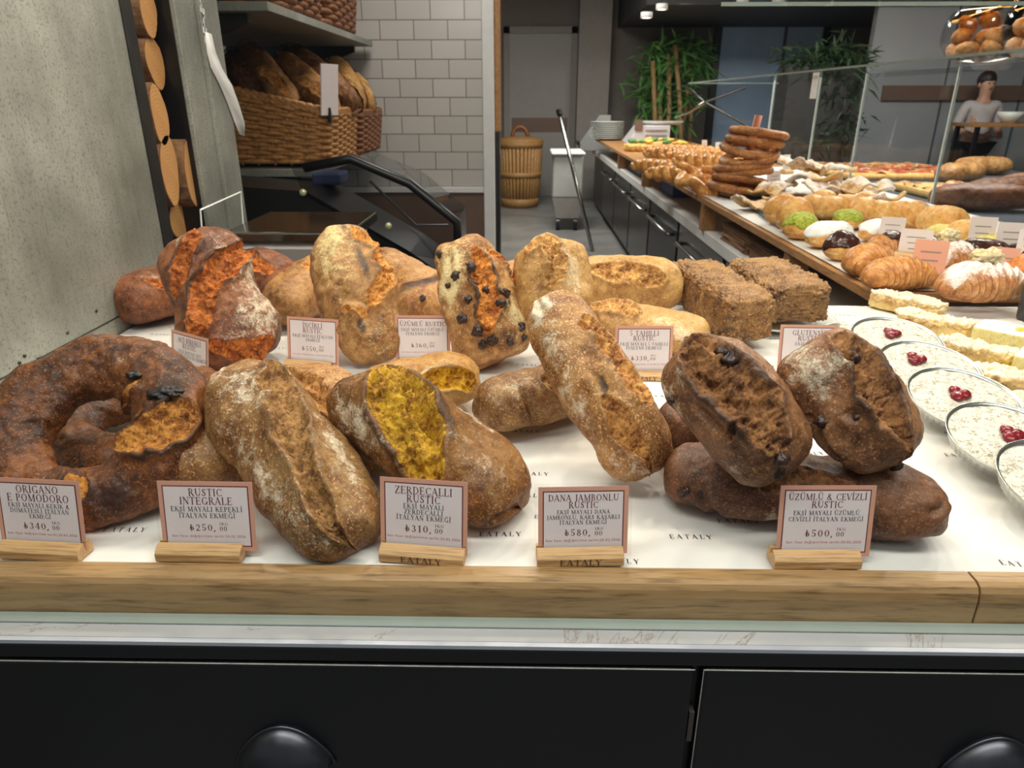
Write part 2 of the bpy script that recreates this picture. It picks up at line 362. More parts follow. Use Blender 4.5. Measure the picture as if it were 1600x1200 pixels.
# ------------------------------------------------------------------ bread
def bread_mat(name, light, mid, dark, crumb, crumb2, flour=(228,216,190), fl=1.0, speck=.5, burnc=(38,20,14), rough=.5, fscale=55, bumpk=.35, dim=1.0):
    light, mid, dark = [[(x*.95+(.3*c[0]+.59*c[1]+.11*c[2])*.05)*dim for x in c] for c in (light, mid, dark)]; crumb, crumb2 = [[x*(.5+.5*dim) for x in c] for c in (crumb, crumb2)]
    t = NT(name)
    a = t.node('ShaderNodeAttribute'); a.attribute_name = 'feat'
    sp = t.node('ShaderNodeSeparateColor'); t.link(a.outputs['Color'], sp.inputs[0]); R, Gc, B = sp.outputs
    n1 = t.noise(12, 7, .66); n2 = t.noise(60, 5, .62); n3 = t.noise(330, 3, .6); n4 = t.noise(760, 2, .5)
    mixn = t.math('ADD', t.math('MULTIPLY', n1, .62), t.math('MULTIPLY', n2, .38))
    crust = t.ramp(mixn, [(.37, lin(dark)), (.47, lin(mid)), (.58, lin(light))])
    # fine blisters and pores of the crust
    crust = t.mix(t.math('MULTIPLY', t.step(n3, .55, .66), speck), crust, lin([min(255, x*1.25+22) for x in light]))
    crust = t.mix(t.math('MULTIPLY', t.step(n4, .60, .72), .55), crust, lin([x*.55 for x in dark]))
    mot = t.noise(130, 4, .7)
    crust = t.mix(t.math('MULTIPLY', t.step(mot, .54, .72), .5), crust, lin([x*.62 for x in dark]))
    crust = t.mix(t.math('MULTIPLY', t.step(mot, .46, .30), .4), crust, lin([min(255, x*1.12+8) for x in light]))
    # torn crumb
    v = t.co((1, 1, 1)); c1 = t.noise(170, 6, .72, v, 1.0); c2 = t.noise(40, 4, .6)
    cr = t.ramp(t.math('ADD', t.math('MULTIPLY', c1, .6), t.math('MULTIPLY', c2, .4)), [(.36, lin([x*.5 for x in crumb2])), (.45, lin(crumb2)), (.54, lin(crumb)), (.68, lin([min(255, x*1.12+10) for x in crumb]))])
    edge = t.step(t.math('ADD', R, t.math('MULTIPLY', t.math('SUBTRACT', n2, .5), .5)), .35, .55)
    col = t.mix(edge, crust, cr)
    # burnt ridges
    bn = t.step(t.math('MULTIPLY', Gc, t.math('ADD', t.math('MULTIPLY', n2, 1.5), .2)), .25, .85)
    col = t.mix(t.math('MULTIPLY', bn, .9), col, lin(burnc))
    # flour dusting
    f1 = t.noise(fscale, 8, .72, None, .4)
    f2 = t.noise(fscale*7, 4, .75)
    fm = t.math('ADD', t.math('MULTIPLY', f1, .7), t.math('MULTIPLY', f2, .3))
    fw = t.math('ADD', fm, t.math('MULTIPLY', t.math('SUBTRACT', B, .5), .55))
    fk = t.math('MULTIPLY', t.math('MULTIPLY', t.step(fw, .49, .68), t.math('ADD', .55, t.math('MULTIPLY', t.step(n3, .36, .6), .45))), .92*fl)
    fk = t.math('MULTIPLY', fk, t.math('SUBTRACT', 1.0, t.math('MULTIPLY', edge, .8)))
    col = t.mix(fk, col, lin(flour))
    rg = t.math('ADD', t.math('MULTIPLY', fk, .35), t.math('ADD', t.math('MULTIPLY', edge, .3), rough))
    t.set(col, rg, 0.0); t.b.inputs['Specular IOR Level'].default_value = .35
    h = t.math('ADD', t.math('ADD', t.math('MULTIPLY', n3, .6), t.math('MULTIPLY', mot, .9)), t.math('MULTIPLY', t.math('MULTIPLY', c1, edge), 1.6))
    h = t.math('ADD', h, t.math('MULTIPLY', n2, .45)); h = t.math('ADD', h, t.math('MULTIPLY', fm, .4))
    t.bump(h, bumpk, .0022); return t.m

def poly_dist(u, v, pts, su, sv):
    """distance in metres of every grid point to a polyline given in (u, v), and the parameter along it"""
    P = np.array(pts, dtype=float)*np.array([su, sv]); x = u*su; y = v*sv
    best = np.full(u.shape, 9.0); tt = np.zeros(u.shape); sg = np.zeros(u.shape)
    seg = np.linalg.norm(P[1:]-P[:-1], axis=1); tot = seg.sum(); acc = 0
    for i in range(len(P)-1):
        a, b = P[i], P[i+1]; d = b-a; L2 = (d**2).sum()+1e-12
        t = np.clip(((x-a[0])*d[0]+(y-a[1])*d[1])/L2, 0, 1)
        dx = x-a[0]-t*d[0]; dy = y-a[1]-t*d[1]; ds = np.sqrt(dx*dx+dy*dy); k = ds < best
        best = np.where(k, ds, best); tt = np.where(k, (acc+t*seg[i])/tot, tt); sg = np.where(k, np.sign(d[0]*dy-d[1]*dx), sg)
        acc += seg[i]
    return best, tt, sg

def features(P, N, u, v, su, sv, seed, slashes, flour, burns, lump, mid, fine, folds):
    """lumps, cuts with torn crumb and lifted lips; returns displaced points and the feature colours"""
    q = P
    d = lump*fbm(q*13, seed, 3) + mid*fbm(q*38, seed+3, 3) + fine*fbm(q*150, seed+5, 2)
    crumb = np.zeros(u.shape); burn = np.zeros(u.shape); fl = np.full(u.shape, flour[0] if flour else .0)
    wob = fbm(q*30, seed+9, 3); rag = fbm(q*150, seed+11, 4, .62); ragb = fbm(q*np.array([34,52,52]), seed+13, 3)
    for s in slashes:
        ds, tt, sg = poly_dist(u, v, s['p'], su, sv)
        w0 = s.get('w', .02)*(np.clip(np.sin(np.pi*np.clip(tt,.0,1)), 0, 1)**.45*.85+.15)
        dd = ds + wob*s.get('wob', .008)
        m = np.clip(1-dd/w0, 0, 1); c = sstep(0, .22, m)
        dep = s.get('d', .008)
        d = d + s.get('bulge', .006)*np.exp(-(ds/(w0*1.8+1e-6))**2)
        d = d - dep*sstep(0, .55, m)*(1-.5*s.get('ridge', .0)*sstep(.5, 1, m)) + c*(rag*s.get('rag', .0055)+ragb*s.get('ragb', .006))
        lip = np.exp(-((dd-w0*1.04)/s.get('lw', .0045))**2)*(np.clip(np.sin(np.pi*tt), 0, 1)**.5)
        side = s.get('side', 0); ls = 1 if side == 0 else np.where(sg*side > 0, 1.0, .15)
        d = d + lip*s.get('lip', .006)*ls*(.75+.5*wob)
        crumb = np.maximum(crumb, c*s.get('crumb', 1)); burn = np.maximum(burn, lip*ls*s.get('burn', .8))
        burn = np.maximum(burn, c*s.get('cb', .0)*np.clip(.4+rag, 0, 1)); fl = fl - c*.3
    for s in folds:                                   # creases without torn crumb, darker along the groove
        ds, tt, sg = poly_dist(u, v, s['p'], su, sv); dd = ds+wob*.003
        e = np.clip(np.sin(np.pi*tt), 0, 1)**.5
        d = d - s.get('d', .006)*np.exp(-(dd/s.get('w', .006))**2)*e + s.get('d', .006)*.7*np.exp(-((dd-s.get('w', .006)*2)/(s.get('w', .006)*1.1))**2)*e
        burn = np.maximum(burn, s.get('burn', .3)*np.exp(-(dd/s.get('w', .006))**2)*e)
        fl = fl + s.get('fl', 0)*np.exp(-((dd-s.get('w', .006)*2)/(s.get('w', .006)*1.5))**2)*e
    for (a, b, ra, rb, k) in (flour[1:] if flour else []):
        fl = fl + k*np.exp(-(((u-a)/ra)**2+((v-b)/rb)**2))
    for (a, b, ra, rb, k) in burns:
        burn = np.maximum(burn, k*np.exp(-(((u-a)/ra)**2+((v-b)/rb)**2)))
    P = P + N*d[...,None]
    return P, np.stack([np.clip(crumb,0,1), np.clip(burn,0,1), np.clip(fl,0,1), np.ones(u.shape)], -1)

class Loaf:
    """a hand shaped loaf between two axis ends A (nearer) and B (farther)"""
    def __init__(s, name, A, B, W, H, m, seed=1, zup=None, roll=0, e1=.62, e2=.9, flat=.75, bend=0, taper=0, px=None,
                 slashes=(), folds=(), flour=None, burns=(), lump=.0078, mid=.0012, fine=.0005, nu=170, nv=150, label=None, cat='bread', group=None, prof=None):
        A = np.array(A, float); B = np.array(B, float); s.M = (A+B)/2; s.L = np.linalg.norm(B-A); X = (B-A)/s.L
        cv = (CAM-s.M); cv /= np.linalg.norm(cv)
        up = np.array(zup if zup is not None else (0,0,1.0), float); up = up-X*up.dot(X); up /= np.linalg.norm(up)
        Y = np.cross(up, X); c, q = math.cos(roll), math.sin(roll); Z = up*c+Y*q; Y = np.cross(Z, X)
        s.X, s.Y, s.Z = X, Y, Z; s.W = W
        beta = math.atan2(cv.dot(Y), cv.dot(Z)); s.voff = beta/(math.pi/2)
        s.pa, s.pb = proj(A), proj(B); s.wp = px or W*FPX/np.linalg.norm(CAM-s.M)
        conv = lambda S: [dict(x, p=[s.S(*p) for p in x['p']]) if 'p' in x else x for x in S]
        slashes = conv(slashes); folds = conv(folds)
        fc = lambda F: [((*s.S(x[0], x[1]), x[2]/(np.linalg.norm(s.pb-s.pa)/2), x[3]/(s.wp*.78), x[4])) for x in F]
        flour = None if flour is None else [flour[0]]+fc(flour[1:]); burns = fc(burns)
        ph = np.linspace(-math.pi/2, math.pi/2, nu); th = np.linspace(0, 2*math.pi, nv, endpoint=False)
        sx = np.sign(np.sin(ph))*np.abs(np.sin(ph))**e1; r = np.maximum(np.cos(ph), 0)**e1; r[0] = r[-1] = 1e-3
        # even out the rings along the loaf
        arc = np.concatenate([[0], np.cumsum(np.hypot(np.diff(sx*s.L/2), np.diff(r*W/2)))]); k = np.linspace(0, arc[-1], nu)
        sx2 = np.interp(k, arc, sx); r2 = np.interp(k, arc, r)
        U, TH = np.meshgrid(sx2, th, indexing='ij'); Rr = np.repeat(r2[:,None], nv, 1)
        if prof is not None:
            pu, pw = zip(*prof); Rr = Rr*np.interp(U, pu, pw)
        cs, sn = np.cos(TH), np.sin(TH); cc = np.sign(cs)*np.abs(cs)**e2; ss = np.sign(sn)*np.abs(sn)**e2
        tp = 1+taper*U
        y = W/2*Rr*cc*tp + bend*(U**2-.35); z = np.where(sn > 0, H*.6*Rr*ss*tp, H*.4*Rr*np.sign(sn)*np.abs(sn)**flat)
        P = np.stack([U*s.L/2, y, z], -1); N = grid_normals(P, False, True)
        if (N[nu//2,:,:]*np.stack([np.zeros(nv), cc[nu//2], ss[nu//2]], -1)).sum() < 0: N = -N; flip = True
        else: flip = False
        v = (math.pi/2-TH); v = np.where(v < -math.pi, v+2*math.pi, v); v = -v/(math.pi/2)*-1
        # lateral coordinate: +1 on the +Y side, -1 on the -Y side
        v = np.where(v > 2, v-4, v)
        P, F = features(P, N, U, v, s.L/2, W*.62, seed, slashes, flour, burns, lump, mid, fine, folds)
        s.P, s.N, s.U, s.V = P, N, U, v
        Rm = np.stack([X, Y, Z], 1)
        Wd = P.reshape(-1,3) @ Rm.T
        f = grid_faces(nu, nv, False, True); f = f[:, ::-1] if not flip else f
        s.o = mk(name, Wd+s.M, f, m, None, True, loc=s.M, attr=F.reshape(-1,4)); s.Rm = Rm
        tag(s.o, label, cat, group)
    def S(s, px, py):
        p = np.array([px, py], float); a, b = s.pa, s.pb; d = b-a; L = np.linalg.norm(d); d = d/L
        n = np.array([d[1], -d[0]])             # left of the axis in the photo
        u = ((p-a).dot(d)/L)*2-1; l = (p-a).dot(n)/(s.wp/2)
        return (u, math.asin(max(-1, min(1, l)))/(math.pi/2)+s.voff)
    def spot(s, px, py):
        u, v = s.S(px, py); k = np.argmin((s.U-u)**2+((s.V-v)*.7)**2); i, j = np.unravel_index(k, s.U.shape)
        return s.Rm @ s.P[i,j], s.Rm @ s.N[i,j]
    def raisin(s, px, py, r=.008, m=None, name='raisin', seed=0, sink=.35):
        p, n = s.spot(px, py); blob(name, p+n*r*(.12-sink), r*.95, m, s.o, seed+int(px), n=14, amp=.42, freq=2.0)
    def low(s): return min((s.Rm @ s.P.reshape(-1,3).T)[2]) + s.M[2]

def blob(name, c, r, m, parent=None, seed=0, n=14, amp=.22, sc=(1,1,1), loc=None, freq=1.3):
    ph = np.linspace(-math.pi/2, math.pi/2, n); th = np.linspace(0, 2*math.pi, 2*n, endpoint=False)
    A, B = np.meshgrid(ph, th, indexing='ij'); D = np.stack([np.cos(A)*np.cos(B), np.cos(A)*np.sin(B), np.sin(A)], -1)
    P = D*(r*(1+amp*fbm(D*freq+seed*3.1, seed, 3)))[...,None]*np.array(sc)+np.array(c)
    return mk(name, P.reshape(-1,3), grid_faces(n, 2*n, False, True), m, parent, True, loc=loc)
# ------------------------------------------------------------------ serif lettering drawn as flat strokes
TK, TN, SF = .135, .05, .045
def _g():
    g = {}
    l = lambda *a: ('l',)+a
    a = lambda *x: ('a',)+x
    def stem(x, top=True, bot=True, y0=0, y1=1, w=TK):
        r = [l(x, y0, x, y1, w)]
        if bot: r.append(l(x-.14, y0+.02, x+.14, y0+.02, SF))
        if top: r.append(l(x-.14, y1-.02, x+.14, y1-.02, SF))
        return r
    h = lambda x0, x1, y: [l(x0, y, x1, y, TN)]
    tick = lambda x, y0, y1: [l(x, y0, x, y1, TN)]
    g['A'] = ([l(.06,0,.37,1,TN), l(.35,1,.68,0,TK), l(.16,.34,.56,.34,TN), l(-.04,.02,.18,.02,SF), l(.54,.02,.82,.02,SF)], .78)
    g['B'] = (stem(.16)+h(.16,.36,.98)+h(.16,.36,.53)+h(.16,.38,.02)+[a(.34,.755,.2,.225,-90,90), a(.36,.275,.26,.255,-90,90)], .68)
    g['C'] = ([a(.42,.5,.36,.49,48,312)]+tick(.69,.72,.99)+tick(.69,.04,.2), .76)
    g['D'] = (stem(.16)+h(.16,.36,.98)+h(.16,.36,.02)+[a(.34,.5,.4,.48,-90,90)], .8)
    g['E'] = (stem(.16)+h(.16,.56,.98)+h(.16,.46,.52)+h(.16,.6,.02)+tick(.56,.78,1)+tick(.46,.42,.62)+tick(.6,0,.24), .68)
    g['G'] = ([a(.42,.5,.36,.49,48,320), l(.68,.02,.68,.4,TK*.9), l(.54,.4,.8,.4,SF)]+tick(.67,.74,.99), .84)
    g['H'] = (stem(.16)+stem(.68)+h(.16,.68,.52), .84)
    g['I'] = (stem(.18), .36)
    g['J'] = ([l(.26,.0,.26,1,TK), l(.1,.98,.4,.98,SF), a(.12,-.02,.14,.18,-120,0)], .42)
    g['K'] = (stem(.16)+[l(.2,.42,.6,.98,TN), l(.32,.58,.68,.0,TK), l(.5,.98,.72,.98,SF), l(.56,.02,.8,.02,SF)], .78)
    g['L'] = (stem(.16)+h(.16,.58,.02)+tick(.58,0,.26), .64)
    g['M'] = ([l(.14,0,.14,1,TN), l(.14,1,.46,.04,TK), l(.46,.04,.8,1,TN), l(.82,0,.82,1,TK), l(.02,.02,.26,.02,SF), l(.68,.02,.96,.02,SF), l(.02,.98,.2,.98,SF), l(.78,.98,.96,.98,SF)], .98)
    g['N'] = ([l(.14,0,.14,1,TN), l(.14,1,.68,.02,TK), l(.68,.02,.68,1,TN), l(.02,.02,.26,.02,SF), l(.02,.98,.18,.98,SF), l(.56,.98,.8,.98,SF)], .82)
    g['O'] = ([a(.43,.5,.37,.49,0,360)], .86)
    g['P'] = (stem(.16)+h(.16,.36,.98)+h(.16,.36,.46)+[a(.36,.72,.23,.26,-90,90)], .64)
    g['R'] = (stem(.16)+h(.16,.36,.98)+h(.16,.36,.5)+[a(.36,.74,.22,.24,-90,90), l(.36,.5,.68,.0,TK), l(.58,.02,.8,.02,SF)], .76)
    g['S'] = ([a(.3,.74,.2,.245,20,200), a(.3,.26,.22,.245,-160,20), l(.13,.66,.47,.36,TK)]+tick(.5,.72,.98)+tick(.08,.04,.3), .6)
    g['T'] = (stem(.36,False)+h(.06,.66,.98)+tick(.06,.76,1)+tick(.66,.76,1), .72)
    g['U'] = ([l(.16,.3,.16,1,TK), a(.42,.3,.26,.29,180,360), l(.68,.3,.68,1,TN), l(.03,.98,.3,.98,SF), l(.56,.98,.8,.98,SF)], .82)
    g['V'] = ([l(.06,1,.36,0,TK), l(.36,0,.64,1,TN), l(-.05,.98,.2,.98,SF), l(.52,.98,.76,.98,SF)], .7)
    g['Y'] = ([l(.06,1,.36,.44,TK), l(.36,.44,.62,1,TN), l(.35,0,.35,.46,TK), l(-.05,.98,.2,.98,SF), l(.5,.98,.74,.98,SF), l(.21,.02,.49,.02,SF)], .7)
    g['Z'] = ([l(.56,.96,.1,.04,TK)]+h(.08,.6,.98)+h(.06,.6,.02)+tick(.08,.76,1)+tick(.6,0,.24), .68)
    g['0'] = ([a(.32,.5,.27,.49,0,360)], .66); g['1'] = (stem(.26,False)+[l(.1,.82,.26,.97,TN)], .5)
    g['2'] = ([a(.3,.7,.22,.29,-10,170), l(.5,.6,.1,.06,TN*1.5), l(.08,.04,.56,.04,TK*.8)], .62)
    g['3'] = ([a(.28,.75,.2,.24,-90,150), a(.28,.27,.25,.26,-160,90)], .62)
    g['4'] = ([l(.42,0,.42,1,TK), l(.42,1,.04,.3,TN), l(.04,.28,.6,.28,TN), l(.3,.02,.54,.02,SF)], .64)
    g['5'] = ([l(.14,.98,.52,.98,TK*.8), l(.14,.98,.12,.54,TN), a(.28,.3,.25,.3,-150,130)], .62)
    g['6'] = ([a(.32,.3,.25,.3,0,360), a(.42,.5,.36,.49,95,190)], .66)
    g['8'] = ([a(.3,.75,.2,.24,0,360), a(.3,.26,.25,.26,0,360)], .62)
    g['7'] = ([l(.06,.97,.56,.97,TK*.8), l(.54,.95,.2,0,TK*.9)], .6); g['9'] = ([a(.3,.7,.25,.29,0,360), a(.2,.5,.36,.49,-85,10)], .64)
    g['.'] = ([l(.1,.0,.1,.14,.14)], .24); g[','] = ([l(.12,.1,.04,-.2,.12)], .26); g[':'] = ([l(.1,0,.1,.14,.14), l(.1,.5,.1,.64,.14)], .26); g[' '] = ([], .38)
    g['&'] = ([a(.36,.76,.18,.23,0,360), a(.3,.25,.26,.25,60,330), l(.22,.66,.72,.02,TK)], .84)
    g['₺'] = ([l(.24,0,.24,1,TK), l(.04,.44,.5,.68,TN*1.3), l(.04,.26,.5,.5,TN*1.3), a(.22,.32,.34,.31,-90,20)], .66)
    ced = lambda x: [l(x, -.02, x, -.12, TN*1.4), a(x-.02, -.2, .1, .09, -100, 90)]
    for k, b, x in (('Ç','C',.42), ('Ş','S',.3)): g[k] = (g[b][0]+ced(x), g[b][1])
    g['İ'] = (g['I'][0]+[l(.18,1.12,.18,1.26,.15)], .36); g['Ü'] = (g['U'][0]+[l(.3,1.12,.3,1.25,.13), l(.56,1.12,.56,1.25,.13)], .82)
    g['Ğ'] = (g['G'][0]+[a(.42,1.25,.16,.13,180,360)], .84)
    return g
GL = _g()
def text_mesh(mb, s, size, y, cx=0, track=.06, wx=.92, z=0, slant=0, left=False):
    """adds a centred line of lettering to mb in the XY plane"""
    tot = sum(GL[c][1]+track for c in s)-track; x = (0 if left else -tot/2)
    for c in s:
        st, adv = GL[c]
        for q in st:
            if q[0] == 'l':
                _, x0, y0, x1, y1, w = q; d = math.hypot(x1-x0, y1-y0) or 1; nx, ny = -(y1-y0)/d*w/2, (x1-x0)/d*w/2
                pts = [(x0+nx,y0+ny),(x0-nx,y0-ny),(x1-nx,y1-ny),(x1+nx,y1+ny)]; fs = [(0,1,2,3)]
            else:
                _, ax, ay, rx_, ry_, a0, a1 = q; n = max(6, int(abs(a1-a0)/24)); pts = []; fs = []
                for i in range(n+1):
                    t = math.radians(a0+(a1-a0)*i/n); w = TN+(TK-TN)*abs(math.cos(t))**1.4
                    pts += [(ax+(rx_)*math.cos(t), ay+(ry_)*math.sin(t)), (ax+(rx_-w)*math.cos(t), ay+(ry_-min(w,.07))*math.sin(t))]
                fs = [(2*i,2*i+1,2*i+3,2*i+2) for i in range(n)]
            mb.add([((x+p[0]+slant*p[1])*wx*size+cx, y+p[1]*size, z) for p in pts], fs)
        x += adv+track
    return mb

# ------------------------------------------------------------------ the front counter
TZ = .92
yf = .648
cab = empty('black_cabinet', (0, .57, 0), 0, 'black lacquered drawer cabinet under the marble top of the bread counter', 'cabinet')
mz = .8743; zt = mz-.0052; zd = at(800, 1041, .5965)[2]
MB().box(-.926, 1.7, .6076, 1.74, .08, zt).box(-.926, 1.7, .5965, .6076, zd+.003, zt).build('body', M['black'], cab, world=True, bevel=.002)
xd0 = at(1084, 1060, .5965)[0]; xd1 = at(1097, 1060, .5965)[0]
worn = plain('worn_pale_edge', (172,170,160), .6, var=.3, scale=40)
def drawer(x0, x1, hx, lab):
    d = MB().box(x0, x1, .5955, .607, .45, zd).build('drawer', M['black'], cab, world=True, bevel=.0045)
    we = MB().box(x0, x1, .5948, .5956, zd-.0010, zd-.0002)
    if x0 > 0: we.box(x0, x0+.0008, .5948, .5956, .45, zd)
    we.build('worn_edge', worn, d, world=True)
    # cup handle
    nu, nv = 25, 19; V = []; w, hh = .0545, .050
    for i in range(nu):
        a = -1+2*i/(nu-1)
        for j in range(nv):
            b = j/(nv-1)                        # 0 top edge on the drawer .. 1 lower free edge
            topz = hh*(math.cos(a*math.pi/2)**.75)
            dep = .026*math.sin(min(1,b*1.15)*math.pi/2)**.8*(math.cos(a*math.pi/2)**.55)
            V.append((hx+a*w*(1-.04*b), .595-dep, hz-.040+topz*(1-b**1.6)-.004*b*(1-abs(a)**2)))
    hd = mk('cup_handle', V, grid_faces(nu, nv), M['iron'], d, True, world=True)
    so = hd.modifiers.new('thick', 'SOLIDIFY'); so.thickness = .003
    fl = MB().tube([(hx+w*1.06*c, .5945, hz-.040+hh*1.06*(math.cos(c*math.pi/2)**.75)) for c in np.linspace(-1, 1, 25)], .0022, 6)
    fl.build('handle_rim', M['iron'], hd, world=True, smooth=True)
    return d
hz = at(445, 1160, .5855)[2]
drawer(-.924, xd0, at(438, 1170, .5845)[0], '')
drawer(xd1, xd1+1.2, at(1572, 1170, .5845)[0], '')
lt = MB().box(xd0+.0005, xd0+.006, .597, .6076, at(1080,1160,.5955)[2], at(1080,1115,.5955)[2]); lt.build('drawer_latch', plain('worn_latch', (84,80,76), .5, .5), cab, world=True)
st = MB().box(-.926, 1.7, .5965, .603, zt+.0005, mz); tag(st.build('metal_strip', M['alu'], loc=(0,.5965,zt)), 'thin pale aluminium strip edging the marble above the black cabinet', 'metal strip')
tag(MB().box(-.926, 1.7, .6035, 1.78, zt+.0005, mz).build('marble_counter_top', M['marble'], loc=(0,.6035,zt)), 'white marble slab with brown veins lying on the black cabinet', 'counter top')
# front pane of the display: only its foot catches light
gp = empty('display_glass_pane', (0, .625, mz), 0, 'tall clear glass pane standing on the marble in front of the breads', 'glass pane')
MB().box(-.925, 1.7, .628, .632, mz+.0005, 2.15).build('pane', M['glass'], gp, world=True)
MB().box(-.925, 1.7, .6233, .6395, mz+.0002, mz+.0030).build('polished_edge', M['glass_edge'], gp, world=True, bevel=.002)
# oak tray
tz0 = mz+.0005
tray = empty('oak_display_tray', (0, yf, tz0), 0, 'long oak tray with rounded front moulding carrying the papered breads', 'tray')
xj = at(1524, 930, yf)[0]
prof = [(yf-.008, tz0), (yf-.008, .905), (yf-.0065, .915), (yf-.003, .921), (yf+.004, .924), (yf+.020, .9245), (yf+.024, .9225), (yf+.024, tz0)]
for x0, x1 in ((-.927, xj-.0012), (xj+.0012, 1.65)):
    o = MB().prism(prof, x0, x1, 'x').build('front_moulding', M['oak'], tray, world=True, bevel=.0008)
MB().box(-.928, 1.65, yf+.024, 1.78, tz0, .9175).build('tray_board', M['oak'], tray, world=True)
# baking paper with printed words
nx, ny = 420, 190
gx = np.linspace(-.925, 1.62, nx); gy = np.linspace(yf+.022, 1.80, ny); XX, YY = np.meshgrid(gx, gy, indexing='ij')
def paper_z(x, y):
    p = np.stack([x, y, np.zeros_like(x)], -1)
    return .9187+.0034*np.clip(ridged(p*4.5, 4, 2), 0, 1)**1.6+.0008*fbm(p*14, 9, 3)
ZZ = paper_z(XX, YY)
pap = mk('paper_liner', np.stack([XX, YY, ZZ], -1).reshape(-1,3), grid_faces(nx, ny), M['paper'], None, True, loc=(0, yf, .92))
tag(pap, 'white printed baking paper lining the oak tray under breads and tarts', 'paper')
ink = plain('black_ink', (34,32,32), .7)
tx_ = MB()
rng = random.Random(3)
rows = [(.685,.05),(.735,.03),(.77,-.02),(.83,.06),(.89,-.05),(.96,.02),(1.03,-.06),(1.10,.05),(1.18,-.03),(1.26,.03),(1.34,-.05),(1.43,.01),(1.52,.05),(1.62,.0),(1.71,.04)]
for i, (y, off) in enumerate(rows):
    x = -.88+off+(.117 if i % 2 else 0)
    while x < 1.55:
        b = MB(); text_mesh(b, 'EATALY', .0088, 0, 0, .32, 1.0)
        a = math.radians(-3+4*math.sin(i*1.7)+rng.uniform(-2,2)); c, s = math.cos(a), math.sin(a)
        v = np.array(b.v); X_ = x+v[:,0]*c-v[:,1]*s; Y_ = y+v[:,0]*s+v[:,1]*c
        Z_ = paper_z(X_, Y_)+.0009
        tx_.add(np.stack([X_, Y_, Z_], -1), b.f)
        x += .235
tx_.build('printed_lettering', ink, pap, world=True)
# counter behind the tray that carries the scale
tag(MB().box(XL+.005, -.36, 1.80, 2.32, .84, .915).build('back_counter', M['steel'], loc=(-.6, 1.8, .84), bevel=.003), 'steel worktop behind the breads carrying the white scale', 'worktop')
struct(MB().box(XL+.005, -.4, 1.80, 2.28, 0, .84).build('wall_counter_base', M['jet']))

# ------------------------------------------------------------------ price signs
pink = plain('salmon_card', (226,166,140), .6, var=.03); face = plain('pale_pink_card', (243,228,225), .6, var=.03)
maroon = plain('maroon_ink', (112,34,42), .6, var=.05); redink = plain('red_ink', (196,92,98), .6, var=.05); dark = plain('dark_ink', (40,34,38), .6, var=.05)
engr = plain('burnt_engraving', (74,44,26), .7, var=.1)
sleeve = glass('clear_sleeve', (.98,.98,.98,1), .8, .06)
def smalltext(s, h, y, parent, m, z):
    cu = bpy.data.curves.new('tmp', 'FONT'); cu.body = s; cu.size = h; cu.align_x = 'CENTER'; cu.space_character = 1.25
    o = bpy.data.objects.new('tmp', cu); COL.objects.link(o); dg = bpy.context.evaluated_depsgraph_get(); me = bpy.data.meshes.new_from_object(o.evaluated_get(dg))
    v = [(p.co.x, y+p.co.y, z) for p in me.vertices]; f = [tuple(p.vertices) for p in me.polygons]
    bpy.data.objects.remove(o); bpy.data.curves.remove(cu); bpy.data.meshes.remove(me)
    return mk('date_line', v, f, m, parent)
def tilted(o, rx): o.rotation_euler[0] = rx; return o
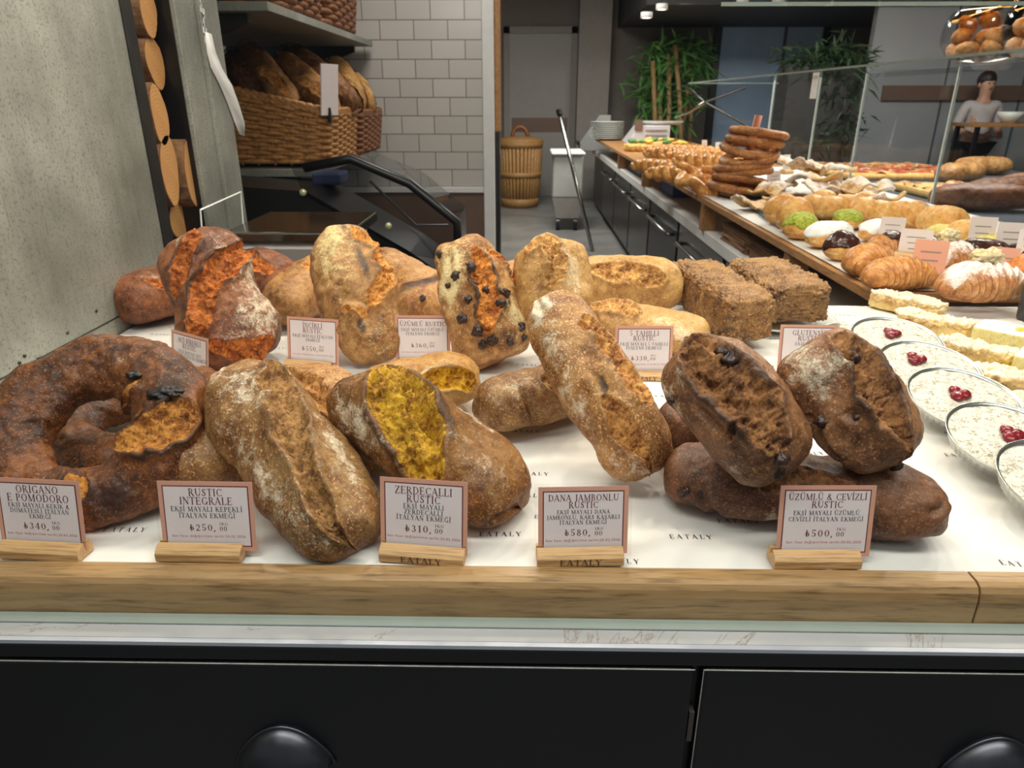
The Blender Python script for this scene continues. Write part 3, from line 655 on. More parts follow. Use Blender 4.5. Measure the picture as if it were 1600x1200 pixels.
def price_sign(loc, rz, lean, lines, price, label, w=.106, h=.088, block=True, bl=.100, boff=0, coff=0, low=.0065, chilli=False, date=True, roll=0, back=False, lift=0, group='price signs among the breads', pz=.0):
    t = empty('price_sign', loc, rz, label, 'price sign', group)
    if block:
        # long bevelled strip of pine with a slot for the card
        pr = [(-.0135,0), (-.0135,.0095), (-.010,.0138), (-.0025,.018), (.0,.018), (.0,.010), (.0032,.010), (.0032,.018), (.009,.018), (.014,.009), (.014,0)]
        b = MB().prism(pr, -bl/2+boff, bl/2+boff, 'x').build('wooden_block', M['pine'], t, bevel=.0007)
        if back:
            e = text_mesh(MB(), 'EATALY', .0080, 0, 0, .10, 1.25)
            v = [(x+boff, -.0140, .0016+y) for x, y, z in e.v]; mk('engraved_lettering', v, e.f, engr, b)
    card = MB().box(-w/2, w/2, 0, h, -.0004, .0).build('card', pink, t)
    card.location = (coff, .0016, low); card.rotation_euler = (math.pi/2-lean, roll, 0)
    bd = .0052
    MB().add([(-w/2+bd,bd,.0002),(w/2-bd,bd,.0002),(w/2-bd,h-bd,.0002),(-w/2+bd,h-bd,.0002)], [(0,1,2,3)]).build('border_line', maroon, card)
    k = bd+.0013
    MB().add([(-w/2+k,k,.0004),(w/2-k,k,.0004),(w/2-k,h-k,.0004),(-w/2+k,h-k,.0004)], [(0,1,2,3)]).build('card_face', face, card)
    T, D, PR = MB(), MB(), MB()
    for (s, size, y, kind) in lines: text_mesh(T if kind == 't' else D, s, size*h*(.76 if kind == 't' else .77), (.436+(y-.312)*.746)*h, 0, .06 if kind == 't' else .08, 1.0 if kind == 't' else 1.04, .0006)
    if price:
        a, b_ = price; PZ = .092*h; y = (.290+pz*.3)*h
        text_mesh(PR, '₺'+a+',', PZ, y, -.0065, .12, 1.22, .0006); text_mesh(PR, b_, PZ*.72, y, .0180, .06, 1.2, .0006); text_mesh(PR, '1KG', PZ*.42, y+PZ*.92, .0185, .14, 1.3, .0006)
    T.build('title_lettering', maroon, card)
    if PR.v: PR.build('price_lettering', maroon, card)
    if D.v: D.build('text_lettering', dark, card)
    if date: smalltext('Son fiyat değiştirilme tarihi:20.02.2026', .0042, .195*h, card, redink, .0006)
    if chilli:
        cm = plain('chilli_red', (190,44,48), .5)
        for q in (0, 1): MB().tube([(w/2-.017+q*.007+.003*math.sin(i*.5), .010+q*.002+i*.0022, .0008) for i in range(6)], [.0004,.0018,.0024,.0026,.002,.0006], 6).build('printed_chilli', cm, card).scale = (1,1,.1)
    s = .0045
    MB().box(-w/2-s, w/2+s, -.002, h+s, .0009, .0011).build('plastic_sleeve', sleeve, card)
    return t
# ------------------------------------------------------------------ the breads on the front tray
BM = {
 'integrale': bread_mat('wholemeal_crust', (186,140,84), (150,100,54), (108,66,34), (182,136,80), (130,88,48), speck=.75, fl=1.0, dim=0.84),
 'zerd': bread_mat('turmeric_crust', (164,112,54), (130,80,34), (88,52,24), (200,154,34), (142,90,22), speck=.6, fl=.9, dim=0.84),
 'zerd_pale': bread_mat('turmeric_crust_pale', (214,164,88), (186,128,58), (140,84,36), (218,166,30), (170,106,20), speck=.3, fl=.9, dim=0.9),
 'dana': bread_mat('golden_crust', (208,154,92), (178,122,66), (130,78,40), (206,148,80), (150,92,46), speck=.8, fl=1.0, dim=0.88),
 'cev': bread_mat('walnut_crust', (166,114,72), (128,82,50), (80,48,32), (154,106,62), (104,64,36), speck=.6, fl=.9, dim=0.92),
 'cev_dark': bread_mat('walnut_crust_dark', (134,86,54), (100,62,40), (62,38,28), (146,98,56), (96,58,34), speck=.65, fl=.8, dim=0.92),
 'aci': bread_mat('chilli_crust', (164,98,56), (122,68,40), (72,40,28), (206,120,50), (146,72,28), speck=.4, fl=1.1, dim=0.9),
 'inc': bread_mat('fig_crust', (206,152,90), (170,116,62), (118,74,40), (230,166,84), (184,112,48), (222,206,150), speck=.4, fl=1.0, dim=0.9),
 'uzum': bread_mat('raisin_crust', (214,160,96), (172,112,58), (118,70,36), (226,148,64), (166,88,34), (232,214,160), speck=.4, fl=1.05, dim=0.9),
 'tah': bread_mat('grain_crust', (222,172,102), (196,142,78), (146,96,50), (220,170,100), (160,106,56), (236,220,186), speck=.5, fl=.9, dim=0.92),
 'ring': bread_mat('tomato_crust', (140,82,38), (94,52,26), (50,29,19), (200,138,62), (140,82,34), (226,206,176), speck=.5, fl=.75, dim=0.95),
 'gluten': bread_mat('seed_crust', (184,136,80), (142,100,58), (84,56,34), (150,106,60), (96,62,34), speck=.8, fl=.2, bumpk=.9, dim=0.9),
}
M['raisin'] = plain('dark_raisin', (52,32,26), .4, var=.4, scale=90)
LV = {}
def LF(key, name, A, B, W, H, m, **k):
    l = Loaf(name, G(*A), G(*B), W, H, BM[m], **k); LV[key] = l; return l
s_ = lambda p, **k: dict(p=p, **k)
# --- front row
LF('integrale', 'bread_loaf', (555,850,.940), (366,586,1.058), .130, .090, 'integrale', seed=11, taper=.05, e1=.55,
   slashes=[s_([(436,592),(466,660),(496,730),(520,790),(543,862)], w=.0150, d=.009, lip=.009, lw=.005, side=0, burn=.5, bulge=.01, ridge=.4, ragb=.007)],
   folds=[s_([(330,690),(350,740),(368,790)], d=.008, w=.008, burn=.1), s_([(355,585),(366,640)], d=.003, w=.004, fl=.25)],
   flour=[.34,(415,640,60,32,.32),(440,770,90,26,.34),(545,735,60,22,.36),(500,840,50,50,.1)], nu=230, nv=190,
   label='big brown wholemeal loaf with one long split, behind the 250,00 card', group='breads along the front')
LF('zerd', 'bread_loaf', (813,794,.944), (541,610,1.045), .140, .092, 'zerd', seed=23, e1=.55,
   slashes=[s_([(622,585),(655,640),(692,700),(712,775)], w=.034, d=.010, lip=.010, lw=.006, burn=.75, ridge=.9, rag=.007, ragb=.007, bulge=.012, wob=.006),
            s_([(660,610),(690,650),(712,700)], w=.013, d=.016, lip=.004, lw=.004, burn=.2, rag=.006, ragb=.004, bulge=0)],
   folds=[s_([(760,835),(800,812),(828,775)], d=.005, w=.005, burn=.1)],
   flour=[.36,(595,690,50,35,.34),(570,650,40,25,.15),(745,650,50,16,.28),(770,720,60,30,.15)], nu=230, nv=190,
   label='loaf split wide open over bright yellow crumb, behind the 310,00 card', group='breads along the front')
LF('dana', 'bread_loaf', (1010,738,.955), (853,466,1.145), .112, .086, 'dana', seed=37, taper=-.10, e1=.5,
   slashes=[s_([(925,505),(958,555),(990,608),(1014,645)], w=.019, d=.008, lip=.007, side=-1, burn=.55, bulge=.006, ridge=.5),
            s_([(962,640),(990,682),(1026,728)], w=.0145, d=.008, lip=.007, side=-1, burn=.5, bulge=.004)],
   folds=[s_([(936,600),(955,612),(966,640)], d=.006, w=.006, burn=.8), s_([(840,480),(846,500),(866,512)], d=.004, w=.005, fl=.4)],
   flour=[.36,(850,500,22,40,.3),(880,560,60,22,.24),(915,650,70,22,.24),(1000,740,40,40,.22)], nu=230, nv=180,
   label='long pale golden loaf leaning back on a darker one, behind the 580,00 card', group='breads along the front')
LF('dana_b', 'bread_loaf', (748,646,.966), (935,596,.97), .118, .086, 'integrale', seed=41, e1=.55,
   slashes=[s_([(818,588),(835,630)], w=.011, d=.008, lip=.007, burn=.5)],
   folds=[s_([(776,600),(796,640),(815,668)], d=.008, w=.008, burn=.4), s_([(845,585),(856,640)], d=.007, w=.008, burn=.6)],
   flour=[.34,(790,600,40,30,.2),(770,630,30,30,.1)], burns=[(850,560,60,30,.5)], nu=150, nv=140,
   label='short brown loaf lying under the long golden leaning loaf', group='breads along the front')
w = LF('cev_l', 'bread_loaf', (1226,742,1.02), (1072,552,1.125), .138, .100, 'cev', seed=53, e1=.6,
   slashes=[s_([(1100,545),(1145,600),(1185,650),(1232,705)], w=.027, d=.007, lip=.011, lw=.006, burn=.8, cb=.55, rag=.009, ragb=.010, bulge=.012, wob=.010, ridge=.8),
            s_([(1160,705),(1168,680),(1190,668)], w=.007, d=.006, lip=.005, burn=.4)],
   folds=[s_([(1105,640),(1140,680),(1180,700)], d=.006, w=.006, burn=.4)],
   flour=[.27,(1062,640,40,20,.5),(1085,610,30,14,.36),(1155,750,30,30,.3)], burns=[(1160,580,30,20,.8)], nu=210, nv=180,
   label='dark walnut loaf with ragged open top, left one of the upper walnut pair', group='walnut and raisin loaves')
for px, py, r in ((1233,716,.0085),(1219,744,.0085),(1157,574,.011),(1063,641,.006),(1146,566,.008)): w.raisin(px, py, r, M['raisin'])
w = LF('cev_r', 'bread_loaf', (1400,728,1.02), (1249,540,1.135), .142, .100, 'cev', seed=67, e1=.58,
   slashes=[s_([(1308,522),(1350,580),(1388,640),(1420,700)], w=.019, d=.012, lip=.013, lw=.006, burn=.75, cb=.4, side=0, bulge=.008, ridge=.3, rag=.009)],
   folds=[s_([(1275,650),(1290,690),(1318,728)], d=.008, w=.007, burn=.15), s_([(1330,640),(1350,655)], d=.004, w=.006, burn=.7)],
   flour=[.25,(1265,570,56,46,.46),(1290,610,30,25,.25),(1320,560,30,25,.25),(1350,735,60,30,.12)], nu=210, nv=180,
   label='dark walnut loaf dusted white at its top, right of the upper pair', group='walnut and raisin loaves')
for px, py, r in ((1295,661,.008),(1434,727,.008),(1338,556,.008),(1345,650,.004)): w.raisin(px, py, r, M['raisin'])
w = LF('cev_low', 'bread_loaf', (1042,740,.958), (1476,798,.958), .118, .080, 'cev_dark', seed=71, e1=.52, bend=.0,
   slashes=[s_([(1190,748),(1260,744),(1330,760)], w=.014, d=.003, lip=.004, burn=.4, cb=.3)],
   folds=[s_([(1432,800),(1455,785),(1462,765)], d=.0035, w=.006, burn=.6), s_([(1085,760),(1110,790),(1130,820)], d=.005, w=.007, burn=.3)],
   flour=[.22,(1208,815,25,30,.55)], burns=[(1110,730,50,20,.5),(1300,760,70,20,.5)], nu=200, nv=150,
   label='long dark loaf lying across under the two upper walnut loaves', group='walnut and raisin loaves')
for px, py, r in ((1070,773,.0075),(1096,774,.004)): w.raisin(px, py, r, M['raisin'])
w = LF('cev_b', 'bread_loaf', (1030,690,.962), (1190,640,.965), .12, .09, 'cev_dark', seed=77, nu=110, nv=110, burns=[(1060,670,60,30,.5)],
   label='dark walnut loaf lying deepest, between the golden leaning loaf and the walnut pair', group='walnut and raisin loaves')
# --- loaves half hidden in the front rows
LF('int_b', 'bread_loaf', (255,748,.965), (440,668,.965), .13, .09, 'integrale', seed=81, nu=130, nv=130, flour=[.3],
   label='brown loaf under the big wholemeal loaf, seen left of it above the 250,00 card', group='breads along the front')
LF('int_c', 'bread_loaf', (640,715,.962), (455,592,.985), .125, .085, 'dana', seed=83, nu=140, nv=140, flour=[.3,(480,590,30,20,.2)],
   slashes=[s_([(470,600),(530,630),(590,680)], w=.018, d=.006, lip=.006, burn=.4)],
   label='orange golden loaf lying between the wholemeal loaf and the yellow split loaf', group='breads along the front')
LF('zerd_b', 'bread_loaf', (560,628,.958), (747,588,.972), .125, .085, 'zerd_pale', seed=87, nu=140, nv=140, flour=[.3,(660,575,40,25,.3)],
   slashes=[s_([(640,592),(690,592),(725,600)], w=.019, d=.009, lip=.009, burn=.6, rag=.008)],
   label='small pale loaf with yellow crack, behind the wide open yellow loaf', group='breads along the front')
# --- back row
LF('aci', 'bread_loaf', (376,568,.934), (308,372,1.16), .186, .135, 'aci', seed=101, e1=.55, taper=-.04, lump=.011, prof=[(-1,1.02),(-.5,1.06),(0,.98),(.5,.88),(1,.98)],
   slashes=[s_([(318,385),(302,430),(290,485)], w=.019, d=.008, lip=.006, burn=.6, rag=.009, cb=.5),
            s_([(384,385),(358,425),(334,475),(330,540)], w=.026, d=.009, lip=.010, burn=.75, side=0, rag=.008, cb=.5),
            s_([(340,552),(390,558),(432,540)], w=.020, d=.004, lip=.006, burn=.2)],
   flour=[.30,(400,455,70,44,.34),(395,520,40,40,.28),(340,390,60,14,.2),(290,400,60,10,.3)], burns=[(345,420,50,18,.5),(335,500,40,20,.55),(390,400,25,15,.4)], nu=220, nv=180,
   label='upright reddish loaf with orange crumb and floured flank above the 300,00 card', group='breads of the back row')
LF('inc', 'bread_loaf', (586,568,.934), (530,362,1.16), .158, .125, 'inc', seed=113, e1=.5, taper=-.02, lump=.011, prof=[(-1,.72),(-.6,.82),(0,1.03),(.4,.98),(1,.82)],
   slashes=[s_([(562,372),(592,410),(602,450),(588,500)], w=.021, d=.006, lip=.010, burn=.65, side=-1, rag=.007, ragb=.012),
            s_([(540,512),(560,508),(580,515)], w=.010, d=.006, lip=.005, burn=.5)],
   flour=[.38,(520,420,70,40,.26),(525,380,40,40,.2),(600,540,40,40,.12)], burns=[(572,440,50,8,.8),(572,530,12,10,.9),(548,365,14,12,.7)], nu=220, nv=180,
   label='upright golden loaf dusted olive white on its left side, above the 550,00 card', group='breads of the back row')
w = LF('uzum', 'bread_loaf', (778,566,.934), (716,374,1.16), .150, .128, 'uzum', seed=127, e1=.55, taper=-.06, lump=.011, prof=[(-1,1.12),(-.4,1.02),(0,.98),(.5,.84),(1,.88)],
   slashes=[s_([(745,400),(758,440),(768,480),(766,530)], w=.019, d=.005, lip=.009, burn=.95, cb=.55, rag=.009, ragb=.012),
            s_([(770,400),(790,420),(800,460)], w=.010, d=.004, lip=.007, burn=.7)],
   folds=[s_([(700,400),(706,440),(700,480)], d=.004, w=.006, burn=.1, fl=.3)],
   flour=[.38,(710,410,60,40,.22),(700,460,60,20,.22),(800,500,40,25,.34),(735,560,30,50,-.1)], burns=[(725,470,35,14,.5),(760,540,20,25,.7),(790,530,20,20,.6)], nu=210, nv=180,
   label='upright pale floured loaf studded with burnt raisins, right of the 360,00 card', group='breads of the back row')
for i, (px, py, r) in enumerate(((717,443,.009),(740,434,.010),(726,504,.010),(750,524,.011),(737,477,.009),(778,487,.010),(756,543,.009),(772,537,.010),(795,537,.008),(806,518,.009),(783,471,.009),(679,408,.008),(762,465,.008),(745,455,.007),(812,531,.008),(700,455,.006))):
    w.raisin(px, py, r, M['raisin'])
LF('tah', 'bread_loaf', (872,505,1.01), (854,380,1.155), .165, .13, 'tah', seed=131, e1=.62,
   slashes=[s_([(826,412),(840,392),(862,390),(874,425),(866,465)], w=.016, d=.006, lip=.009, burn=.45, rag=.008)],
   flour=[.28,(890,420,40,26,.3),(900,450,30,20,.25)], nu=170, nv=150, label='upright round grain loaf behind the top of the long golden leaning loaf', group='breads of the back row')
LF('tah2', 'bread_loaf', (885,445,1.0), (1068,455,.995), .15, .125, 'tah', seed=137, nu=150, nv=140, flour=[.28],
   slashes=[s_([(925,425),(980,428),(1040,440)], w=.022, d=.004, lip=.009, burn=.4, rag=.008)],
   label='long grain loaf lying rearmost behind the other grain loaf', group='breads of the back row')
LF('tah3', 'bread_loaf', (880,505,.965), (1106,530,.962), .14, .09, 'tah', seed=139, nu=170, nv=140, flour=[.3,(1075,520,35,30,.34),(1040,495,30,18,.3)],
   slashes=[s_([(915,478),(965,470),(1010,482)], w=.018, d=.003, lip=.008, burn=.45, rag=.008)],
   label='long grain loaf with floured right end behind the 330,00 card', group='breads of the back row')
LF('aci_l', 'bread_loaf', (178,486,.972), (330,440,.985), .17, .115, 'aci', seed=149, nu=150, nv=140, flour=[.3,(235,440,40,25,.25)],
   slashes=[s_([(205,440),(222,452),(232,440)], w=.012, d=.006, lip=.005, burn=.4)], burns=[(270,430,50,20,.3)],
   label='reddish loaf lying against the grey metal wall', group='breads of the back row')
LF('aci_r', 'bread_loaf', (500,480,.962), (385,415,1.03), .15, .11, 'aci', seed=151, nu=130, nv=120, flour=[.25],
   slashes=[s_([(400,405),(430,425),(455,440)], w=.018, d=.010, lip=.009, burn=.8)],
   label='dark reddish loaf peeping out right of the upright floured one', group='breads of the back row')
LF('inc_l', 'bread_loaf', (430,492,.968), (540,415,1.01), .14, .115, 'inc', seed=157, nu=130, nv=120, flour=[.34], burns=[(440,500,30,30,.3)],
   slashes=[s_([(455,440),(480,420)], w=.012, d=.006, lip=.006, burn=.4)],
   label='golden loaf lying left under the upright olive dusted loaf', group='breads of the back row')
LF('inc_r', 'bread_loaf', (690,478,.96), (585,408,1.02), .13, .10, 'dana', seed=163, nu=120, nv=110, flour=[.3],
   label='orange loaf peeping out right of the upright olive dusted loaf', group='breads of the back row')
w = LF('uz_l', 'bread_loaf', (618,490,.96), (725,452,.985), .13, .10, 'uzum', seed=167, nu=120, nv=110, flour=[.2], burns=[(650,440,60,16,.9)],
   label='small dark rimmed raisin loaf lying left under the upright raisin loaf', group='breads of the back row')
w.raisin(640, 473, .008, M['raisin'])
LF('uz_r', 'bread_loaf', (740,480,.965), (835,425,1.01), .12, .10, 'uzum', seed=171, nu=110, nv=100, flour=[.2], burns=[(805,430,40,20,.7)],
   label='raisin loaf behind, between the upright raisin loaf and the round grain loaf', group='breads of the back row')
# --- ring shaped breads
def ring(key, c, nrm, R, r, m, seed, label, slashes=(), flour=None, burns=(), nu=260, nv=110, sq=.85, roll=0, ov=1.0):
    Z = np.array(nrm, float); Z /= np.linalg.norm(Z); X = np.cross([0,1.0,0], Z) if abs(Z[1]) < .95 else np.array([1.0,0,0])
    X = np.array([1.0,0,0])-Z*Z[0]; X /= np.linalg.norm(X); Y = np.cross(Z, X)
    c_, s2 = math.cos(roll), math.sin(roll); X, Y = X*c_+Y*s2, Y*c_-X*s2
    a = np.linspace(0, 2*math.pi, nu, endpoint=False); t = np.linspace(0, 2*math.pi, nv, endpoint=False)
    A, T = np.meshgrid(a, t, indexing='ij')
    rr = r*(1+.10*np.sin(A*1+.6)+.07*np.sin(A*2+2))
    rad = R+rr*np.cos(T); z = np.where(np.sin(T) > 0, sq*rr*np.sin(T), .6*sq*rr*np.sin(T))
    P = np.stack([rad*np.cos(A), rad*np.sin(A)*ov, z], -1); N = grid_normals(P, True, True)
    out = np.stack([np.cos(T)*np.cos(A), np.cos(T)*np.sin(A), np.sin(T)], -1); fl = (N*out).sum() < 0
    if fl: N = -N
    U = A/math.pi; U = np.where(U > 1, U-2, U); V = (math.pi/2-T)/(math.pi/2); V = np.where(V < -2, V+4, V)
    P, F = features(P, N, U, V, math.pi*R, r*1.5, seed, slashes, flour, burns, .007, .0035, .001, ())
    Rm = np.stack([X, Y, Z], 1); f = grid_faces(nu, nv, True, True); f = f if fl else f[:, ::-1]
    o = mk('ring_bread', P.reshape(-1,3) @ Rm.T+np.array(c), f, BM[m], None, True, loc=c, attr=F.reshape(-1,4))
    tag(o, label, 'bread', 'ring shaped breads'); LV[key] = o
    return o
ring('ring', at(150,674,.835), (.06,-.62,.78), .100, .047, 'ring', 211, 'large dark ring shaped bread leaning hole forward above the 340,00 card',
     slashes=[s_([(-.20,-.55),(-.06,.05),(.08,.45)], w=.026, d=.010, lip=.012, burn=.9, rag=.008, bulge=.008, side=0),
              s_([(-.48,.25),(-.42,-.35)], w=.016, d=.009, lip=.010, burn=.9, rag=.008), s_([(.17,-.9),(.24,-.3)], w=.012, d=.005, lip=.008, burn=.7)],
     flour=[.26,(.42,-.1,.06,.3,.3),(-.1,.3,.1,.3,.2)], burns=[(.7,0,.25,.6,.35),(-.33,.3,.1,.5,.8),(.12,.2,.08,.3,.8)])
def on_ring(o, px, py):
    best = None
    for v in o.data.vertices:
        w = np.array(v.co)+np.array(o.location); q = proj(w)
        if abs(q[0]-px) < 6 and abs(q[1]-py) < 6:
            d = np.linalg.norm(w-CAM)
            if best is None or d < best[0]: best = (d, np.array(v.co))
    return best[1] if best else None
burnt = plain('charred_tomato', (30,24,22), .5, var=.4, scale=120)
for k, (px, py, r) in enumerate(((254,612,.014),(262,606,.011),(112,722,.012),(205,585,.008))):
    q = on_ring(LV['ring'], px, py)
    if q is not None: blob('charred_tomato', q, r, burnt, LV['ring'], 40+k, 14, .5, (1.3,1,.6), freq=2.4)
ring('ring_b', G(216,670,.955)+np.array([0,.02,0]), (.0,-.12,1), .098, .050, 'ring', 223, 'second dark ring shaped bread lying flat under the leaning ring bread', flour=[.24],
     burns=[(.4,0,.3,.6,.4)], nu=200, nv=80)

# --- seed bricks on a white plate
pc = G(1178,492,.922)
pl = empty('oval_plate', pc, .55, 'white oval plate carrying two seed bread bricks behind the pink card', 'plate')
V = MB().lathe([(0,.004),(.10,.004),(.128,.010),(.150,.0175),(.153,.0165),(.130,.006),(.10,.0),(0,.0)], 64)
pm = plain('glazed_white', (232,234,228), .12, var=.02)
o = V.build('plate_body', pm, pl, smooth=True); o.scale = (1.0, 1.35, 1)
def brick(key, A, B, W, H, seed, label):
    LF(key, 'seed_bread', A, B, W, H, 'gluten', seed=seed, e1=.15, e2=.25, flat=.25, lump=.0024, mid=.0040, fine=.0058, nu=150, nv=150, flour=[.05], burns=[(A[0],A[1],40,40,.2)], label=label, group='seed bread bricks on the plate')
brick('glL', (1172,506,.985), (1078,436,.988), .112, .092, 241, 'narrow rough seed bread brick on the left of the white plate')
brick('glR', (1250,482,.985), (1176,432,.988), .146, .086, 251, 'broad rough seed bread brick on the right of the white plate')

# ------------------------------------------------------------------ price signs
Z0 = .9225
def sg(px, y, *a, **k):
    p = G(px, 872, Z0); p = np.array([G(px, 872, Z0)[0]*(1+(y-p[1])*1.0), y, Z0]); return price_sign(p, *a, **k)
YB = yf+.038
L10 = math.radians(10)
def card(px, rz, lines, price, label, **k):
    lines = [(s, sz, y, kd) for (s, sz, y, kd) in lines]
    return sg(px, YB, rz, L10, lines, price, label, **k)
card(72, -.07, [('ORIGANO',.142,.800,'t'),('E POMODORO',.142,.635,'t'),('EKŞİ MAYALI KEKİK &',.082,.520,'d'),('DOMATESLİ İTALYAN',.082,.415,'d'),('EKMEĞİ',.082,.312,'d')], ('340','00'),
   'price card reading 340,00 in a pine block below the ring bread', w=.106, h=.086, pz=-.035, coff=-.002)
card(317, -.01, [('RUSTIC',.142,.790,'t'),('INTEGRALE',.142,.625,'t'),('EKŞİ MAYALI KEPEKLİ',.092,.490,'d'),('İTALYAN EKMEĞİ',.092,.365,'d')], ('250','00'),
   'price card reading 250,00 in a pine block below the wholemeal loaf', w=.111, h=.085, coff=.009)
card(662, -.11, [('ZERDEÇALLI',.135,.790,'t'),('RUSTIC',.135,.640,'t'),('EKŞİ MAYALI',.085,.530,'d'),('ZERDEÇALLI',.085,.425,'d'),('İTALYAN EKMEĞİ',.085,.320,'d')], ('310','00'),
   'price card reading 310,00 in a pine block below the yellow split loaf', w=.103, h=.090, pz=-.035, back=True)
card(905, .05, [('DANA JAMBONLU',.125,.790,'t'),('RUSTIC',.125,.650,'t'),('EKŞİ MAYALI DANA',.078,.535,'d'),('JAMBONLU, KARS KAŞARLI',.078,.430,'d'),('İTALYAN EKMEĞİ',.078,.328,'d')], ('580','00'),
   'price card reading 580,00 in a pine block below the long golden loaf', w=.104, h=.083, pz=-.03, back=True, coff=.004)
card(1270, .02, [('ÜZÜMLÜ & CEVİZLİ',.118,.800,'t'),('RUSTIC',.125,.655,'t'),('EKŞİ MAYALI ÜZÜMLÜ',.080,.520,'d'),('CEVİZLİ İTALYAN EKMEĞİ',.078,.405,'d')], ('500','00'),
   'price card reading 500,00 in a pine block below the walnut loaves', w=.109, h=.087, coff=.010, pz=.0)
def bcard(px, py, rz, lines, price, label, **k):
    return price_sign(G(px, py, Z0), rz, L10, lines, price, label, w=.110, h=.093, **dict(dict(back=True, low=.009), **k))
bcard(297, 606, -.55, [('ACI BİBERLİ',.135,.78,'t'),('RUSTIC',.135,.63,'t'),('EKŞİ MAYALI ACI',.085,.49,'d'),('BİBERLİ İTALYAN EKMEĞİ',.085,.38,'d')], ('300','00'), 'turned price card reading 300,00 with a printed red chilli, before the reddish floured loaf', chilli=True, date=False, pz=-.03)
bcard(484, 576, -.20, [('İNCİRLİ',.135,.78,'t'),('RUSTIC',.135,.63,'t'),('EKŞİ MAYALI İTALYAN',.085,.50,'d'),('EKMEĞİ',.085,.39,'d')], ('550','00'), 'price card reading 550,00 in a branded pine block before the olive dusted loaf', coff=.008)
bcard(664, 572, .0, [('ÜZÜMLÜ RUSTIC',.130,.76,'t'),('EKŞİ MAYALI ÜZÜMLÜ',.085,.62,'d'),('İTALYAN EKMEĞİ',.085,.50,'d')], ('360','00'), 'price card reading 360,00 left of the upright raisin loaf', pz=.06, coff=-.003)
bcard(1004, 592, .02, [('5 TAHILLI',.135,.80,'t'),('RUSTIC',.135,.66,'t'),('EKŞİ MAYALI 5 TAHILLI',.085,.53,'d'),('İTALYAN EKMEĞİ',.085,.42,'d')], ('330','00'), 'price card reading 330,00 between the long golden loaf and the grain loaf', pz=.0)
bcard(1258, 590, -.03, [('GLUTENSİZ',.135,.78,'t'),('RUSTIC',.135,.63,'t'),('EKŞİ MAYALI',.085,.5,'d')], None, 'price card half hidden behind the white dusted walnut loaf, before the plate of bricks', date=False)
# ------------------------------------------------------------------ cherry tarts in foil tins
def sugar_mat():
    t = NT('powdered_tart'); n = t.noise(100, 7, .75); n2 = t.noise(420, 4, .7)
    f = t.step(t.math('ADD', t.math('MULTIPLY', n, .6), t.math('MULTIPLY', n2, .4)), .37, .53)
    t.set(t.mix(f, lin((142,122,90)), lin((224,221,208))), .85); t.bump(t.math('ADD', n, n2), .5, .004); return t.m
foil = NT('foil'); foil.set(lin((206,206,200)), .3, .95); foil.bump(foil.noise(300, 3), .25, .001); foil = foil.m
tart_top = sugar_mat(); cherry_m = plain('dark_cherry', (120,30,38), .22, var=.3, scale=60)
def make_tart(D=.174, hgt=.026, seed=1, ch=(.2,-.3)):
    t = empty('cherry_tart')
    R = D/2
    w = lambda a, i: 1+(.010*math.sin(a*52) if i in (1,2,9) else 0)+.004*math.sin(3*a+seed)
    MB().lathe([(0,.0008),(R*.86,.0008),(R*.975,hgt*.86),(R*.985,hgt*.95),(R*1.0,hgt),(R*1.01,hgt*.97),(R*1.0,hgt*.93),(R*.96,hgt*.92),(R*.945,hgt*.84),(R*.84,.003),(0,.003)], 156, wob=w).build('foil_tin', foil, t, smooth=True)
    n = 60; rr = np.linspace(0, R*.955, n); aa = np.linspace(0, 2*math.pi, 120, endpoint=False); Rr, A = np.meshgrid(rr, aa, indexing='ij')
    x, y = Rr*np.cos(A), Rr*np.sin(A); p = np.stack([x, y, np.full_like(x, seed*.7)], -1)
    z = hgt*.80+.004*np.cos(Rr/R*1.4)+.0012*fbm(p*60, seed, 4)+.0016*fbm(p*22, seed, 2)
    MB().add(np.stack([x,y,z],-1).reshape(-1,3), grid_faces(n, 120, False, True).tolist()).build('sugared_filling', tart_top, t, smooth=True)
    for k, (dx, dy, r) in enumerate(((0,0,.0098),(.013,.006,.0105),(.004,.016,.009))):
        blob('cherry', (ch[0]*R+dx, ch[1]*R+dy, hgt*.86+.006), r*1.1, cherry_m, t, seed+k, 12, .14, (1,1,.62))
    return t
TW = [('cherry tart in a foil tin farthest away, half hidden behind the pink card', 1352, 524, 0, (.5,-.2)),
      ('sugared tart just behind the white dusted walnut loaf, cherries left of its middle', 1396, 545, 1, (-.12,.12)),
      ('sugared tart overlapping the far ones, right of the walnut loaf top', 1446, 590, 2, (-.26,.18)),
      ('sugared tart third in the row from the front corner, behind the whole one', 1500, 640, 3, (-.16,.0)),
      ('nearest wholly visible sugared tart in a foil tin with dark cherries', 1572, 706, 4, (-.06,.0)),
      ('sugared tart in a foil tin cut off by the photo edge at the lower right', 1664, 778, 5, (.2,.2))]
for lab, px, py, k, ch in TW:
    t = make_tart(seed=k+1, ch=ch); p = G(px, py, .945); t.location = (p[0], p[1], .9225+(.0215 if k else .001))
    t.rotation_euler = (math.radians(14.5 if k else 0), math.radians(-1+k*.4), 0); tag(t, lab, 'tart', 'cherry tarts in foil tins')
